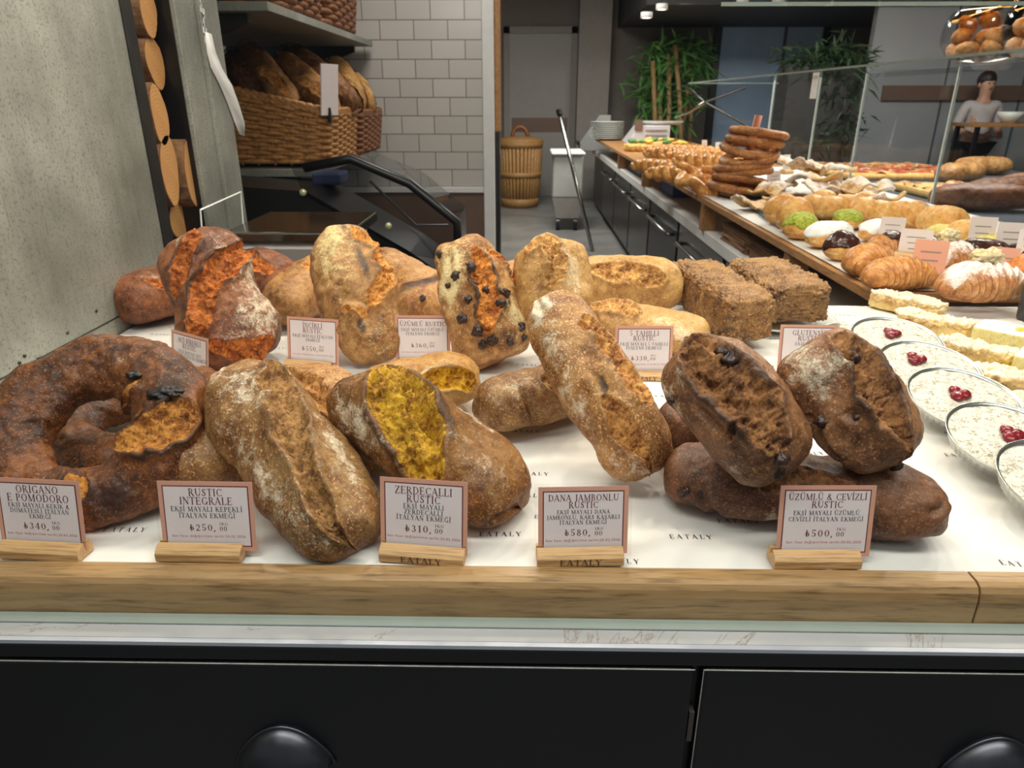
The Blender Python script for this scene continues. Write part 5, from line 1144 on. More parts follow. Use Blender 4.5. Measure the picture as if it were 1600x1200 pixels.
# white tag hanging from the shelf edge
p = onx(1273, 138, 1.66)
tag(MB().box(1.655, 1.658, p[1]-.045, p[1]+.045, gz-.15, gz-.012).build('white_tag', M['white'], loc=p), 'white paper tag hanging below the glass shelf edge', 'tag')
# arm holding the shelf
a0, a1, a2 = onx(1066,136,1.66), onx(1101,160,1.62), onx(1056,183,1.66); a0[2] = gz-.020
MB().tube([a0, a0*.5+a1*.5+np.array([0,0,.02]), a1], .012, 8).build('support_arm', M['jet'], gg, world=True, smooth=True); MB().tube([a1, a1*.5+a2*.5-np.array([0,0,.02]), a2], .014, 8).build('support_arm', M['steel'], gg, world=True, smooth=True)
MB().tube([a1, a1+np.array([.35,0,.12])], .010, 8).build('support_arm', M['jet'], gg, world=True); MB().tube([a1, a1+np.array([.41,0,-.20])], .010, 8).build('support_arm', M['jet'], gg, world=True)
# cookie jars
cook = bread_mat('cookie', (214,160,96), (186,126,70), (140,86,46), (220,170,110), (170,110,60), (240,226,200), speck=.3, fl=.9, bumpk=.4)
def jar(px, py, R, lab, seed, lidtilt=.35):
    p = onx(px, py, 2.12); p[2] = gz+.001; t = empty('cookie_jar', p, 0, lab, 'jar', 'cookie jars on the glass shelf')
    pr = [(0,.004),(R*.55,.004),(R*.80,R*.22),(R*.98,R*.62),(R,R*.95),(R*.96,R*1.3),(R*.84,R*1.62),(R*.80,R*1.66),(R*.815,R*1.62),(R*.93,R*1.3),(R*.965,R*.95),(R*.94,R*.62),(R*.78,R*.25),(R*.5,.012),(0,.012)]
    pr = [(a, b*.72) for a, b in pr]
    MB().lathe(pr, 48).build('glass_body', M['plastic'], t, smooth=True)
    ld = MB().lathe([(0,R*.34),(R*.12,R*.33),(R*.14,R*.2),(R*.5,R*.15),(R*.82,R*.02),(R*.84,0),(R*.80,-.01),(0,-.01)], 40).build('amber_lid', glass('amber_glass', (.75,.55,.32,1), 1.0, .05), t, smooth=True); ld.location = (-R*.06, 0, R*1.25); ld.rotation_euler = (0, -lidtilt, 0)
    rr = random.Random(seed)
    pos = []
    for k in range(16):
        lvl = k//7; an = rr.uniform(0,6.3) if lvl else k*2*math.pi/7; ra = R*(.58 if k % 7 else 0)*(1-.1*lvl); pos.append((ra*math.cos(an), ra*math.sin(an), R*(.24+.32*lvl)+rr.uniform(0,.02)))
    for k, (x, y, z) in enumerate(pos):
        n = 10; ph = np.linspace(-math.pi/2, math.pi/2, n); th = np.linspace(0, 2*math.pi, 20, endpoint=False); A, B = np.meshgrid(ph, th, indexing='ij')
        P = np.stack([np.cos(A)*np.cos(B), np.cos(A)*np.sin(B), np.sin(A)*.72], -1)*R*.26*(1+.1*fbm(np.stack([np.cos(B),np.sin(B),A], -1)+k, k, 2))[...,None]
        F = np.stack([0*A, 0*A, .25+0*A, 1+0*A], -1)
        o = mk('cookie', P.reshape(-1,3), grid_faces(n, 20, False, True), cook, None, True, attr=F.reshape(-1,4)); o.location = (p[0]+x, p[1]+y, p[2]+z); o.rotation_euler = (rr.uniform(-.8,.8), rr.uniform(-.8,.8), k)
        tag(o, 'round brown cookie inside the '+('whole glass jar' if seed == 1 else 'glass jar cut by the photo edge'), 'cookie', 'cookies in the '+('whole glass jar' if seed == 1 else 'cut off glass jar'))
    c = MB().box(-.05, .05, -.0005, .0005, 0, .09).build('card', pink, t); c.location = (R*.45, -R*.92, R*.35); c.rotation_euler = (-.15, 0, .35)
    MB().box(-.044, .044, -.0012, -.0007, .006, .084).build('card_face', face, c)
jar(1532, 96, .185, 'big round glass cookie jar with amber lid standing on the glass shelf', 1)
jar(1636, 92, .185, 'glass cookie jar cut off by the right photo edge', 2)
# ------------------------------------------------------------------ pizza counter beyond the glass
pz_t = NT('pizza_topping'); n = pz_t.noise(9, 6, .7, None, .6); n2 = pz_t.noise(22, 5, .7); n3 = pz_t.noise(16, 5, .7, pz_t.co((1.3,1,1), (0,0,.7)))
c = pz_t.ramp(n, [(.35, lin((150,66,40))), (.5, lin((176,100,56))), (.62, lin((206,160,96)))])
c = pz_t.mix(pz_t.step(n2, .54, .60), c, lin((226,214,186))); c = pz_t.mix(pz_t.step(n3, .56, .62), c, lin((92,106,48)))
pz_t.set(c, .5); pz_t.bump(n2, .8, .02)
pz_r = NT('tomato_pizza_topping'); n = pz_r.noise(8, 6, .7, None, .8); n2 = pz_r.noise(20, 5, .7)
c = pz_r.ramp(n, [(.35, lin((136,44,30))), (.55, lin((170,74,46))), (.68, lin((200,130,80)))]); c = pz_r.mix(pz_r.step(n2, .58, .64), c, lin((216,196,160))); pz_r.set(c, .45); pz_r.bump(n2, .8, .02)
tag(MB().box(2.55, 4.6, 3.0, 7.75, 0, .80).build('pizza_counter', M['slate'], loc=(3.5, 5, 0)), 'grey counter beyond the glass carrying pizza slabs and dark breads', 'counter')
for i, (px, py, w, d, m, lab) in enumerate(((1300,262,1.2,.8,pz_t.m,'large pizza slab with green topping, left of the two seen through the glass'),(1395,268,1.1,.75,pz_r.m,'large red tomato pizza slab seen through the glass'),(1370,296,1.0,.7,pz_t.m,'pizza slab with pale and green topping nearer behind the glass'))):
    p = G(px, py, .84); t = empty('pizza_slab', (min(max(p[0],3.2),3.9), p[1], .802), 0, lab, 'pizza', 'pizza slabs beyond the glass')
    b = MB(); b.box(-w/2, w/2, -d/2, d/2, 0, .05); b.build('crust', PM['focaccia'], t, bevel=.02)
    n = 50; u = np.linspace(-.5,.5,n); U, V = np.meshgrid(u, u, indexing='ij'); q = np.stack([U*w, V*d, 0*U+i], -1)
    mk('topping', np.stack([U*w*.94, V*d*.94, .052+.018*np.clip(fbm(q*14, 3+i, 3),-.3,1)], -1).reshape(-1,3), grid_faces(n, n), m, t, True)
for i, (px, py, L, rz, m, lab) in enumerate(((1500,272,.5,.5,'inc','twisted pale loaf left behind the glass'),(1535,262,.5,.1,'inc','twisted pale loaf second behind the glass'),(1570,300,.6,.3,'ring','dark reddish loaf right behind the glass'),(1530,312,.55,-.2,'aci','flat reddish loaf low behind the glass'),(1600,292,.5,.6,'cev','dark loaf at the photo edge behind the glass'))):  # loaves built in place of bread reflections in the glass
    p = G(px, py, .86); d = np.array([math.cos(rz), math.sin(rz), 0])*L/2; p[2] = .865
    l = Loaf('bread_loaf', p-d, p+d, L*.42, .15, BM[m], seed=700+i, nu=90, nv=80, flour=[.35], slashes=[], label=lab+', built in place of a reflection', group='breads built for reflections in the glass')
# ------------------------------------------------------------------ firewood in the slot of the left wall
bark = plain('log_bark', (126,92,62), .85, var=.5, scale=30, bump=.8)
lg = NT('log_end'); tc = lg.co((1,1,1)); wv = lg.node('ShaderNodeTexWave'); wv.wave_type = 'RINGS'; wv.rings_direction = 'X'; wv.inputs['Scale'].default_value = 32; wv.inputs['Distortion'].default_value = 3.5; wv.inputs['Detail'].default_value = 3; lg.link(tc, wv.inputs['Vector'])
lg.set(lg.mix(lg.math('MULTIPLY', lg.noise(14,5,.7), 1.0), lg.ramp(wv.outputs['Fac'], [(.2, lin((200,150,92))), (.8, lin((214,168,108)))]), lin((178,120,64))), .75); lg = lg.m
def log(px, py, wpx, hpx, lab, xe=XL-.03, half=None, seed=0, ln=.55, rz=0):
    c = onx(px, py, xe); s = (c[1])/FPX*1.08
    hy = wpx*c[1]**2/(FPX*.95)/2*1.0; hz_ = hpx*s/2
    n = 36; pts = []
    rr = random.Random(seed)
    for i in range(n):
        a = 2*math.pi*i/n; r = 1+.07*math.sin(2*a+seed)+.05*math.sin(3*a+seed*2)+.02*rr.uniform(-1,1)
        y, z = math.cos(a)*r, math.sin(a)*r
        if half == 'R' and y > .15: y = .15+.1*(y-.15)
        if half == 'B' and z < -.1: z = -.1
        pts.append((y*hy, z*hz_))
    t = empty('firewood_log', (xe, c[1], c[2]), rz, lab, 'log', 'firewood logs in the wall slot')
    MB().prism(pts, -ln, -.001, 'x').build('bark', bark, t)
    MB().add([(.0, y*.97, z*.97) for y, z in pts], [tuple(range(n))]).build('sawn_end', lg, t)
for i, a in enumerate(((233,20,22,58,'split log end at the top left of the slot, cut by the photo top',None,.02),(251,12,22,74,'tall split log end at the top right of the slot',None,.05),(249,72,26,104,'large wedge shaped split log in the upper slot','R',.10),(243,98,24,64,'pale ringed log end leaning on the wedge shaped log',None,.03),
    (250,180,24,76,'round log with a pale rim at mid height beside the panel edge',None,.02),(275,188,24,78,'half round log right of the pale rimmed one at mid height',None,.06),(266,266,26,94,'tall oval log end in the lower slot beside the panel edge',None,.02),(305,268,30,98,'big grey barked log standing out right in the lower slot',None,.005),(280,342,26,60,'log low in the slot just above the reddish loaf',None,.05),(303,350,22,56,'small dark log lowest right in the slot',None,.08))):
    px, py, w, h, lab, hf, dx = a
    log(px, py, w, h, lab, XL-.02-dx, hf, i)
# torn tape on the post
tp = []
seam = [(325,50),(330,80),(338,105),(352,130),(364,160),(374,190),(378,210)]
V = []
for i, (px, py) in enumerate(seam):
    w = (5,7,9,10,9,8,4)[i]; a = onx(px-w, py, XL+.0145); b = onx(px+w, py+3, XL+.0145+.012*(i > 4)); V += [a, b]
tg = mk('torn_tape', V, [(2*i, 2*i+1, 2*i+3, 2*i+2) for i in range(len(seam)-1)], M['white'], None, True, loc=V[0]); so = tg.modifiers.new('t','SOLIDIFY'); so.thickness = .0012
tag(tg, 'strip of torn white paper tape peeling off the grey post', 'tape')
V = MB(); rr = random.Random(4)
for k in range(14):
    px, py = 314+k*.8+rr.uniform(-2,2), 2+k*6; a = onx(px, py, XL+.0135); s = rr.uniform(.004,.011)
    V.add([a+np.array([0,-s,-s]), a+np.array([0,s*.7,-s*1.4]), a+np.array([0,s,s]), a+np.array([0,-s*.6,s*1.3])], [(0,1,2,3)])
tag(V.build('tape_residue', M['white'], loc=onx(318,40,XL+.0135)), 'flaking white tape residue along the seam of the post', 'tape', kind='stuff')
# ------------------------------------------------------------------ scale and acrylic guard behind the breads
sx0, sx1 = at(378,395,2.0)[0], at(545,395,2.0)[0]
scl = empty('counter_scale', ((sx0+sx1)/2, 2.05, .916), 0, 'white counter scale with a dark steel platter behind the upright breads', 'scale')
pzz = at(560,350,2.05)[2]
MB().box(sx0, sx1, 1.93, 2.26, .917, pzz-.035).build('scale_body', M['white'], scl, world=True, bevel=.008)
MB().box(sx0-.01, sx1+.03, 1.91, 2.29, pzz-.030, pzz).build('platter', plain('dark_platter', (86,80,72), .14, .9), scl, world=True, bevel=.006)
MB().box(sx0+.02, sx1-.02, 1.926, 1.9295, .95, pzz-.05).build('display_panel', M['greywall'], scl, world=True)
cl = glass('acrylic', (.96,.97,.97,1), 1.0, .03); ag = empty('acrylic_guard', (sx0-.12, 2.0, pzz), 0, 'clear acrylic guard with bright edges standing at the left of the scale', 'guard')
q = [at(313,328,1.92), at(376,300,2.14), at(380,352,2.14), at(317,380,1.92)]
MB().add(q, [(0,1,2,3)]).build('acrylic_sheet', cl, ag, world=True)
MB().tube([q[3], q[0], q[1], q[2]], .0025, 6).build('bright_edge', plain('bright_acrylic_edge', (232,236,232), .15), ag, world=True)
# ------------------------------------------------------------------ glass deli case behind
YD = 2.75
cs = empty('deli_case', (-.7, YD, 0), 0, 'dark deli case with sloping glass top and pale round bolts on its end', 'display case')
pf = [at(395,262,YD), at(520,250,YD), at(548,246,YD), at(640,285,YD), at(712,345,YD), at(718,372,YD), at(718,430,YD)]
poly = [(p[0], p[2]) for p in pf]
base = [(poly[0][0]-.25, poly[0][1]-.06), (at(475,300,YD)[0], at(475,300,YD)[2]), (at(640,395,YD)[0], at(640,395,YD)[2]), (at(690,430,YD)[0], at(690,430,YD)[2]), (at(700,560,YD)[0], .0), (poly[0][0]-.25, .0)]
MB().prism(base, YD+.02, YD+.42, 'y').build('black_body', M['jet'], cs, world=True)
top = [(p[0], p[2]) for p in (at(475,262,YD), at(548,248,YD), at(640,287,YD), at(714,347,YD), at(716,405,YD))]
for i in range(len(top)-1):
    (x0, z0), (x1, z1) = top[i], top[i+1]
    MB().add([(x0,YD+.03,z0),(x1,YD+.03,z1),(x1,YD+.42,z1),(x0,YD+.42,z0)], [(0,1,2,3)]).build('glass_top', M['smoke'], cs, world=True)
for y in (YD,): MB().tube([(x, y, z) for x, z in top], .018 if y == YD else .012, 8).build('black_frame', M['jet'], cs, world=True, smooth=True)
e0 = [at(475,300,YD+.01), at(608,352,YD+.01)]
MB().add([at(455,262,YD+.012), at(548,250,YD+.012), at(640,290,YD+.012), at(712,350,YD+.012), at(712,410,YD+.012), at(640,398,YD+.012), at(475,305,YD+.012)], [tuple(range(7))]).build('end_glass', M['smoke'], cs, world=True)
for e in e0:
    b = MB().lathe([(0,.012),(.009,.011),(.013,.008),(.013,0)], 20); v = [(e[0]+x, YD-z, e[2]+y) for x, y, z in b.v]; mk('bolt', v, b.f, plain('brass_bolt', (206,204,160), .3, .4), cs, True, world=True)
i0, i1 = at(590,300,YD+.3), at(690,372,YD+.38)
MB().box(i0[0]-.25, i1[0]-.02, YD+.1, YD+.40, i1[2]-.16, i1[2]-.13).build('steel_shelf', M['steel'], cs, world=True)
MB().tube([at(578,283,YD+.4), at(650,352,YD+.4), at(700,352,YD+.4)], .006, 6).build('steel_rod', M['steel'], cs, world=True)
b2 = at(480,268,YD+.2); 
MB().box(b2[0], b2[0]+.12, YD+.25, YD+.40, b2[2]-.06, b2[2]-.01).build('blue_packet', plain('blue_packet', (70,80,120), .5), cs, world=True, bevel=.01)
# ------------------------------------------------------------------ shelves and wicker baskets on the left
def shelf(za, y0, y1, x0, x1, lab):
    t = empty('wall_shelf', ((x0+x1)/2, (y0+y1)/2, za), 0, lab, 'shelf', 'shelves with wicker baskets')
    MB().box(x0, x1, y0, y1, za-.03, za).build('shelf_board', M['panel'], t, world=True, bevel=.002)
    for y in (y0+.08, y1-.03):
        MB().prism([(x0, za-.031), (x1-.1, za-.031), (x1-.1, za-.06), (x0+.05, za-.30), (x0, za-.30)], y-.015, y+.015, 'y').build('black_bracket', M['jet'], t, world=True)
xs = -.90
zs2 = onx(500, 33, xs)[2]
shelf(zs2, 2.75, 4.55, -1.75, xs, 'upper grey steel shelf carrying wicker baskets, cut by the photo top')
xl = at(515,258,3.2)[0]; zl = at(515,258,3.2)[2]
shelf(zl-.012, 3.12, 4.5, -1.9, xl-.05, 'lower steel shelf under the bread filled wicker baskets')
def basket(x0, x1, y0, y1, z0, hl, hr, m, lab, rows=13, group='wicker baskets on the shelves', tilt=0):
    """rectangular wicker basket, rim height hl at the left and hr at the right"""
    t = empty('wicker_basket', ((x0+x1)/2, (y0+y1)/2, z0), 0, lab, 'basket', group)
    cx, cy = (x0+x1)/2, (y0+y1)/2; wx, wy = (x1-x0)/2, (y1-y0)/2
    def per(u):                              # rounded rectangle perimeter
        a = 2*math.pi*u; c, s = math.cos(a), math.sin(a); e = .28
        return wx*math.copysign(abs(c)**e, c), wy*math.copysign(abs(s)**e, s)
    K = 150; ns = 30; us = np.linspace(0, 1, 600, endpoint=False); pp = np.array([per(u) for u in us]); dd = np.concatenate([[0], np.cumsum(np.linalg.norm(np.diff(np.vstack([pp, pp[:1]]), axis=0), axis=1))])
    def pos(f): q = f*dd[-1]; return np.array([np.interp(q, dd, np.append(pp[:,k], pp[0,k])) for k in (0,1)])
    H = lambda x: hl+(hr-hl)*(x+wx)/(2*wx)
    wv = MB(); thick = H(0)/rows*.62
    for r in range(rows):
        pts = []
        for k in range(K):
            xy = pos(k/K); nrm = xy/(np.linalg.norm(xy)+1e-9); of = .008*math.sin(math.pi*ns*k/K*1.0+math.pi*r); fl = 1+.07*(r/rows)
            pts.append((xy[0]*fl+nrm[0]*of, xy[1]*fl+nrm[1]*of, .012+(r+.3)/rows*H(xy[0])*.92))
        wv.tube(pts, thick, 5, closed=True)
    wv.build('woven_side', m, t, smooth=True)
    sk = MB()
    for k in range(ns):
        xy = pos((k+.5)/ns); sk.tube([(xy[0], xy[1], 0), (xy[0]*1.07, xy[1]*1.07, H(xy[0]))], .007, 6)
    sk.build('stakes', m, t, smooth=True)
    rm = MB()
    for j in (0, 1, 2):
        rm.tube([(pos(k/K)[0]*1.08, pos(k/K)[1]*1.08+.0, H(pos(k/K)[0])+.012*math.sin(2*math.pi*(24*k/K+j/3))) for k in range(K)], .011, 6, closed=True)
    rm.build('braided_rim', m, t, smooth=True)
    MB().box(-wx*.97, wx*.97, -wy*.97, wy*.97, .004, .012).build('basket_floor', m, t)
    return t
bx0 = xl-.62
b1 = basket(bx0, xl, 3.2, 3.75, zl, .36, .215, M['wicker'], 'large wicker basket with a slanted rim full of bagged loaves', 15)
b2_ = basket(bx0+.03, xl+.0, 3.82, 4.4, zl, .34, .20, M['wicker_dark'], 'second wicker basket standing behind the large one on the lower shelf', 13)
basket(-1.60, xs-.02, 3.0, 3.55, zs2+.001, .26, .24, M['wicker_dark'], 'wicker basket on the upper shelf, nearer one cut by the photo top', 10)
basket(-1.60, xs-.02, 3.62, 4.25, zs2+.001, .26, .24, M['wicker_dark'], 'wicker basket on the upper shelf, farther one against the tiles', 10)
bagm = glass('bag_plastic', (.96,.94,.92,1), 4.5, .12)
def bagged(px0, py0, px1, py1, Y0, Y1, Wd, seed, lab, m):
    A, B = at(px0, py0, Y0), at(px1, py1, Y1)
    Wd *= .86; l = Loaf('bagged_loaf', A, B, Wd, Wd*.8, BM[m], seed=seed, nu=80, nv=80, flour=[.3], burns=[], zup=(.3,-.6,.7), slashes=[dict(p=[(px0+5, py0-10), ((px0+px1)/2, (py0+py1)/2)], w=.02, d=.005)], label=lab, group='bagged loaves in the wicker baskets')
    n = 40; ph = np.linspace(-math.pi/2, math.pi/2, n); th = np.linspace(0, 2*math.pi, n, endpoint=False); A_, B_2 = np.meshgrid(ph, th, indexing='ij')
    c = np.maximum(np.cos(A_), 0)**.6; D = np.stack([np.sign(np.sin(A_))*np.abs(np.sin(A_))**.6*l.L*.53, c*np.cos(B_2)*Wd*.53, c*np.sin(B_2)*Wd*.50], -1)
    D = D*(1+.05*ridged(D*22+seed, seed, 3))[...,None]
    mk('clear_bag', D.reshape(-1,3) @ l.Rm.T, grid_faces(n, n, False, True), bagm, l.o, True)
for i, a in enumerate(((455,170,385,78,3.30,3.62,.17,'bagged golden loaf at the front left of the large basket','inc'),(525,178,438,92,3.42,3.72,.16,'bagged brown loaf in the middle of the large basket','dana'),(552,168,448,84,3.55,3.85,.19,'bagged long dark topped loaf leaning highest in the large basket','cev'),(392,150,366,88,3.32,3.62,.16,'bagged dark loaf at the left end behind the post','cev_dark'),(560,170,520,98,3.95,4.2,.17,'bagged floured loaf in the second basket, left one','tah'),(572,172,548,122,4.05,4.3,.16,'bagged floured loaf in the second basket, right one','tah'))):
    bagged(*a[:6], a[6], 800+i, a[7], a[8])
p = at(515,180,3.2); t = empty('basket_card', p, 0, 'narrow pale card clipped upright on the large basket rim', 'price card')
c = MB().box(-.003, .003, -.05, .05, .0, .20).build('card', face, t); c.rotation_euler = (0, .12, -.5); MB().box(-.008,.008,-.012,.012,-.03,.03).build('clip', M['jet'], t)
# ------------------------------------------------------------------ things at the far end of the bakery
p = G(812, 322, 0); hm = empty('wicker_hamper', (p[0], p[1], 0), 0, 'tall round wicker hamper with lid standing by the far door', 'hamper')
s = p[1]*1.03/FPX; R = 31*s; Hh = 92*s
bd = MB()
for k in range(34):
    a = 2*math.pi*k/34; bd.tube([(R*.80*math.cos(a), R*.80*math.sin(a), .02), (R*.9*math.cos(a), R*.9*math.sin(a), Hh*.4), (R*math.cos(a), R*math.sin(a), Hh)], .024, 6)
bd.build('slats', M['wicker_pale'], hm, smooth=True)
for z0, z1, r in ((.0,.14,.82),(.46,.54,.94),(.9,1.0,1.0)):
    MB().lathe([(R*r*.97,Hh*z0),(R*r*1.06,Hh*z0),(R*(r+.04)*1.06,Hh*z1),(R*(r+.04)*.97,Hh*z1)], 40).build('woven_band', M['wicker_pale'], hm, smooth=True)
MB().lathe([(0,.02),(R*.78,.02),(R*.88,Hh*.5),(R*.95,Hh*.98)], 40).build('lining', M['wicker_dark'], hm, smooth=True)
ld = MB().lathe([(0,Hh*1.07),(R*.6,Hh*1.06),(R*1.08,Hh*1.02),(R*1.10,Hh*.985),(0,Hh*.985)], 40).build('lid', M['wicker_pale'], hm, smooth=True)
MB().tube([(R*.35*math.cos(a), 0, Hh*1.06+R*.42*math.sin(a)) for a in np.linspace(0, math.pi, 14)], .03, 8).build('lid_handle', M['wicker_dark'], ld, smooth=True)
p = G(885, 360, 0); s = p[1]*1.03/FPX; bn = empty('white_flour_bin', (p[0], p[1]+.25, 0), 0, 'white wheeled ingredient bin with a lid at the end of the aisle', 'bin')
bw, bh = 22*s, 112*s
MB().hexa([(-bw*.75,-.25,.14),(bw*.8,-.25,.14),(bw*.8,.35,.14),(-bw*.75,.35,.14),(-bw,-.25,bh*.42),(bw,-.25,bh*.42),(bw,.35,bh*.42),(-bw,.35,bh*.42)]).build('lower_body', M['greywall'], bn)
MB().box(-bw, bw, -.25, .35, bh*.421, bh*.96).build('body', plain('bin_plastic', (176,176,172), .5, var=.05), bn, bevel=.02)
MB().box(-bw*1.12, bw*1.1, -.3, .38, bh*.965, bh).build('lid', M['white'], bn, bevel=.02)
for x in (-bw*.6, bw*.6):
    w_ = MB().lathe([(0,-.02),(.07,-.02),(.07,.02),(0,.02)], 20); mk('wheel', [(x+c, -.2+a, .07+b) for a, b, c in w_.v], w_.f, M['jet'], bn)
q0, q1 = at(875,180,7.6), at(905,305,7.3); q1 = q0+(q1-q0)*(q0[2]-.01)/(q0[2]-q1[2])
ml = empty('mop_pole', q1, 0, 'thin grey pole with a black tip leaning against the counter end', 'pole')
MB().tube([q1, q0], .02, 8).build('shaft', M['steel'], ml, world=True, smooth=True); MB().tube([q0, q0+(q0-q1)*.04], .03, 8).build('grip', M['jet'], ml, world=True)
# end of the side counter: screen, plates, label scale
p = G(928, 216, ZS); tm = empty('payment_screen', (p[0]-.02, 10.0, .776), 0, 'pale tilted screen panel standing at the far end of the counter', 'screen')
a0, a1 = at(905,250,10.0), at(955,180,10.0)
MB().prism([(a0[0],.777),(a0[0],a1[2]-.35),(a0[0]+.25,a1[2]),(a1[0],a1[2]),(a1[0],.777)], 10.0, 10.25, 'y').build('housing', plain('screen_housing', (158,158,156), .5, var=.05), tm, world=True, bevel=.01)
MB().hexa([(a0[0]-.03,9.95,.85),(a0[0]-.005,9.95,.85),(a0[0]-.005,10.3,.85),(a0[0]-.03,10.3,.85),(a0[0]-.03,9.95,a1[2]-.33),(a0[0]-.005,9.95,a1[2]-.33),(a0[0]-.005,10.3,a1[2]-.33),(a0[0]-.03,10.3,a1[2]-.33)]).build('dark_screen', M['jet'], tm, world=True)
p = at(948, 214, 9.4)
for k in range(9):
    t = tag(MB().lathe([(0,.0),(.12,.0),(.205,.026),(.212,.026),(.212,.030),(.20,.030),(.118,.006),(0,.006)], 40).build('dinner_plate', pm, smooth=True), 'white plate in the stack beside the screen, '+('lowest','second','third','fourth','fifth','sixth','seventh','eighth','topmost')[k]+' of nine', 'plate', 'stacked white plates')
    t.location = (p[0], p[1], ZS+k*.0235)
p0, p1 = at(985,240,8.6), at(1048,196,8.6)
ls = empty('label_scale', (p0[0]+.3, 8.6, ZS), 0, 'white label printing scale with lined front at the far end of the board', 'scale')
pb = plain('scale_plastic', (196,192,196), .45, var=.04)
MB().prism([(p0[0]-.05,ZS),(p1[0],ZS),(p1[0],p1[2]),(p0[0]+.1,p1[2])], 8.6, 9.1, 'y').build('housing', pb, ls, world=True, bevel=.01)
for k in range(4): MB().box(p0[0]+.16, p1[0]-.04, 8.588, 8.6, p1[2]-.06-.055*k, p1[2]-.045-.055*k).build('vent_line', M['greywall'], ls, world=True)
MB().box(p0[0]+.03, p0[0]+.12, 8.585, 8.6, ZS+.14, ZS+.26).build('display', M['brown'], ls, world=True)
t = tag(MB().lathe([(0,0),(.2,0),(.25,.03),(.26,.04),(.20,.012),(0,.012)], 40).build('white_dish', pm, smooth=True), 'flat white dish lying on top of the label scale', 'dish'); t.location = (p0[0]+.38, 8.85, p1[2]+.002)
# ------------------------------------------------------------------ plants
def foliage(mb, pts, n, rr, ln=.22, w=.030, spread=.22):
    for k in range(n):
        c = np.array(pts[rr.randrange(len(pts))])+np.array([rr.gauss(0,spread), rr.gauss(0,spread), rr.gauss(0,spread*.8)])
        d = np.array([rr.gauss(0,1), rr.gauss(0,1), rr.gauss(-.15,.7)]); d /= np.linalg.norm(d); sd = np.cross(d, [rr.gauss(0,.5), rr.gauss(0,.5), 1]); sd /= np.linalg.norm(sd)+1e-9; l = ln*rr.uniform(.6,1.2)
        mb.add([c, c+d*l*.4+sd*w/2, c+d*l+np.array([0,0,-.04]), c+d*l*.4-sd*w/2], [(0,1,2,3)])
    return mb
Yp = 11.0
bp = empty('bamboo_plant', (at(1045,200,Yp)[0], Yp, 0), 0, 'tall green bamboo plant with pale canes behind the counter end', 'plant')
rr = random.Random(8); P_ = []
for k, (xb, xt, yt) in enumerate(((1022,1020,70),(1042,1045,60),(1060,1078,62),(1066,1055,45),(1030,1030,120),(1075,1080,100))):
    a, b = at(xb, 250, Yp-.22+.1*(k % 3)), at(xt, yt+25, Yp-.22+.1*(k % 3)); a[2] = .56
    MB().tube([a, (a+b)/2+np.array([.02,0,0]), b], .035, 8).build('cane', M['cane'], bp, world=True, smooth=True)
for px, py, n in ((1050,78,3),(1030,82,3),(1070,78,3),(1090,85,3),(1050,100,4),(1020,110,3),(1085,110,3),(1008,140,2),(1040,150,3),(1070,150,3),(1025,175,2),(1055,180,2)):
    P_ += [at(px, py, Yp)]*n
foliage(MB(), P_, 950, rr, .30, .05, .10).build('leaves', M['leaf'], bp, world=True)
pot = at(1045,235,Yp)
MB().box(pot[0]-.5, pot[0]+.5, Yp-.25, Yp+.4, 0, .55).build('planter', M['greywall'], bp, world=True)
hp = empty('planter_hedge', (at(1290,100,8.2)[0], 8.2, 0), 0, 'low dark leafy hedge in a planter behind the glass shelf', 'plant')
P2 = [at(px, py, 8.2) for px, py in ((1240,92),(1260,96),(1280,88),(1300,86),(1320,86),(1340,96),(1310,96),(1290,98))]
foliage(MB(), P2, 420, rr, .2, .035, .09).build('leaves', M['leaf_dark'], hp, world=True)
P3 = [at(px, py, 8.2) for px, py in ((1300,130),(1320,150),(1310,180),(1325,200),(1300,215),(1330,120))]
foliage(MB(), P3, 300, rr, .2, .03, .10).build('lower_leaves', M['leaf_dark'], hp, world=True)
h0, h1 = at(1232,104,8.2), at(1350,104,8.2); MB().box(h0[0], h1[0], 8.15, 8.5, 0, h0[2]).build('planter', plain('dark_planter', (52,50,48), .6), hp, world=True)

# ------------------------------------------------------------------ far right: seams of the partition, a side table and a person built in place of a reflection
for k, x in enumerate((pw[0]+.9, pw[0]+1.8, pw[0]+2.7)): struct(MB().box(x, x+.02, 8.985, 9.0, 0, 3.2).build('wall_right_seam', M['slate']))
zbm = at(1480,148,8.95)[2]
struct(MB().box(pw[0]+.2, 8.9, 8.95, 9.0, zbm-.06, zbm+.10).build('trim_7', M['brown']))
def skin(name, P, E, R, m, parent, lv=2):
    me = bpy.data.meshes.new(name); me.from_pydata([tuple(map(float,p)) for p in P], E, []); me.materials.append(m); o = bpy.data.objects.new(name, me); COL.objects.link(o); o.parent = parent
    sm = o.modifiers.new('skin', 'SKIN'); sm.use_smooth_shade = True
    for v, r in zip(me.skin_vertices[0].data, R): v.radius = (r, r) if np.isscalar(r) else r
    me.skin_vertices[0].data[0].use_root = True
    b = o.modifiers.new('sub', 'SUBSURF'); b.levels = lv; b.render_levels = lv; return o
pp = at(1538,150,8.55); pr_ = empty('person', (pp[0], 8.55, 0), 0, 'person in a pale top with dark hair, built in place of a reflection', 'person')
skn = plain('skin', (206,158,132), .5, var=.06); top_m = plain('pale_top', (206,196,196), .8, var=.06); hair_m = plain('dark_hair', (44,32,28), .5); trs = plain('dark_trousers', (40,42,50), .8)
S = .98
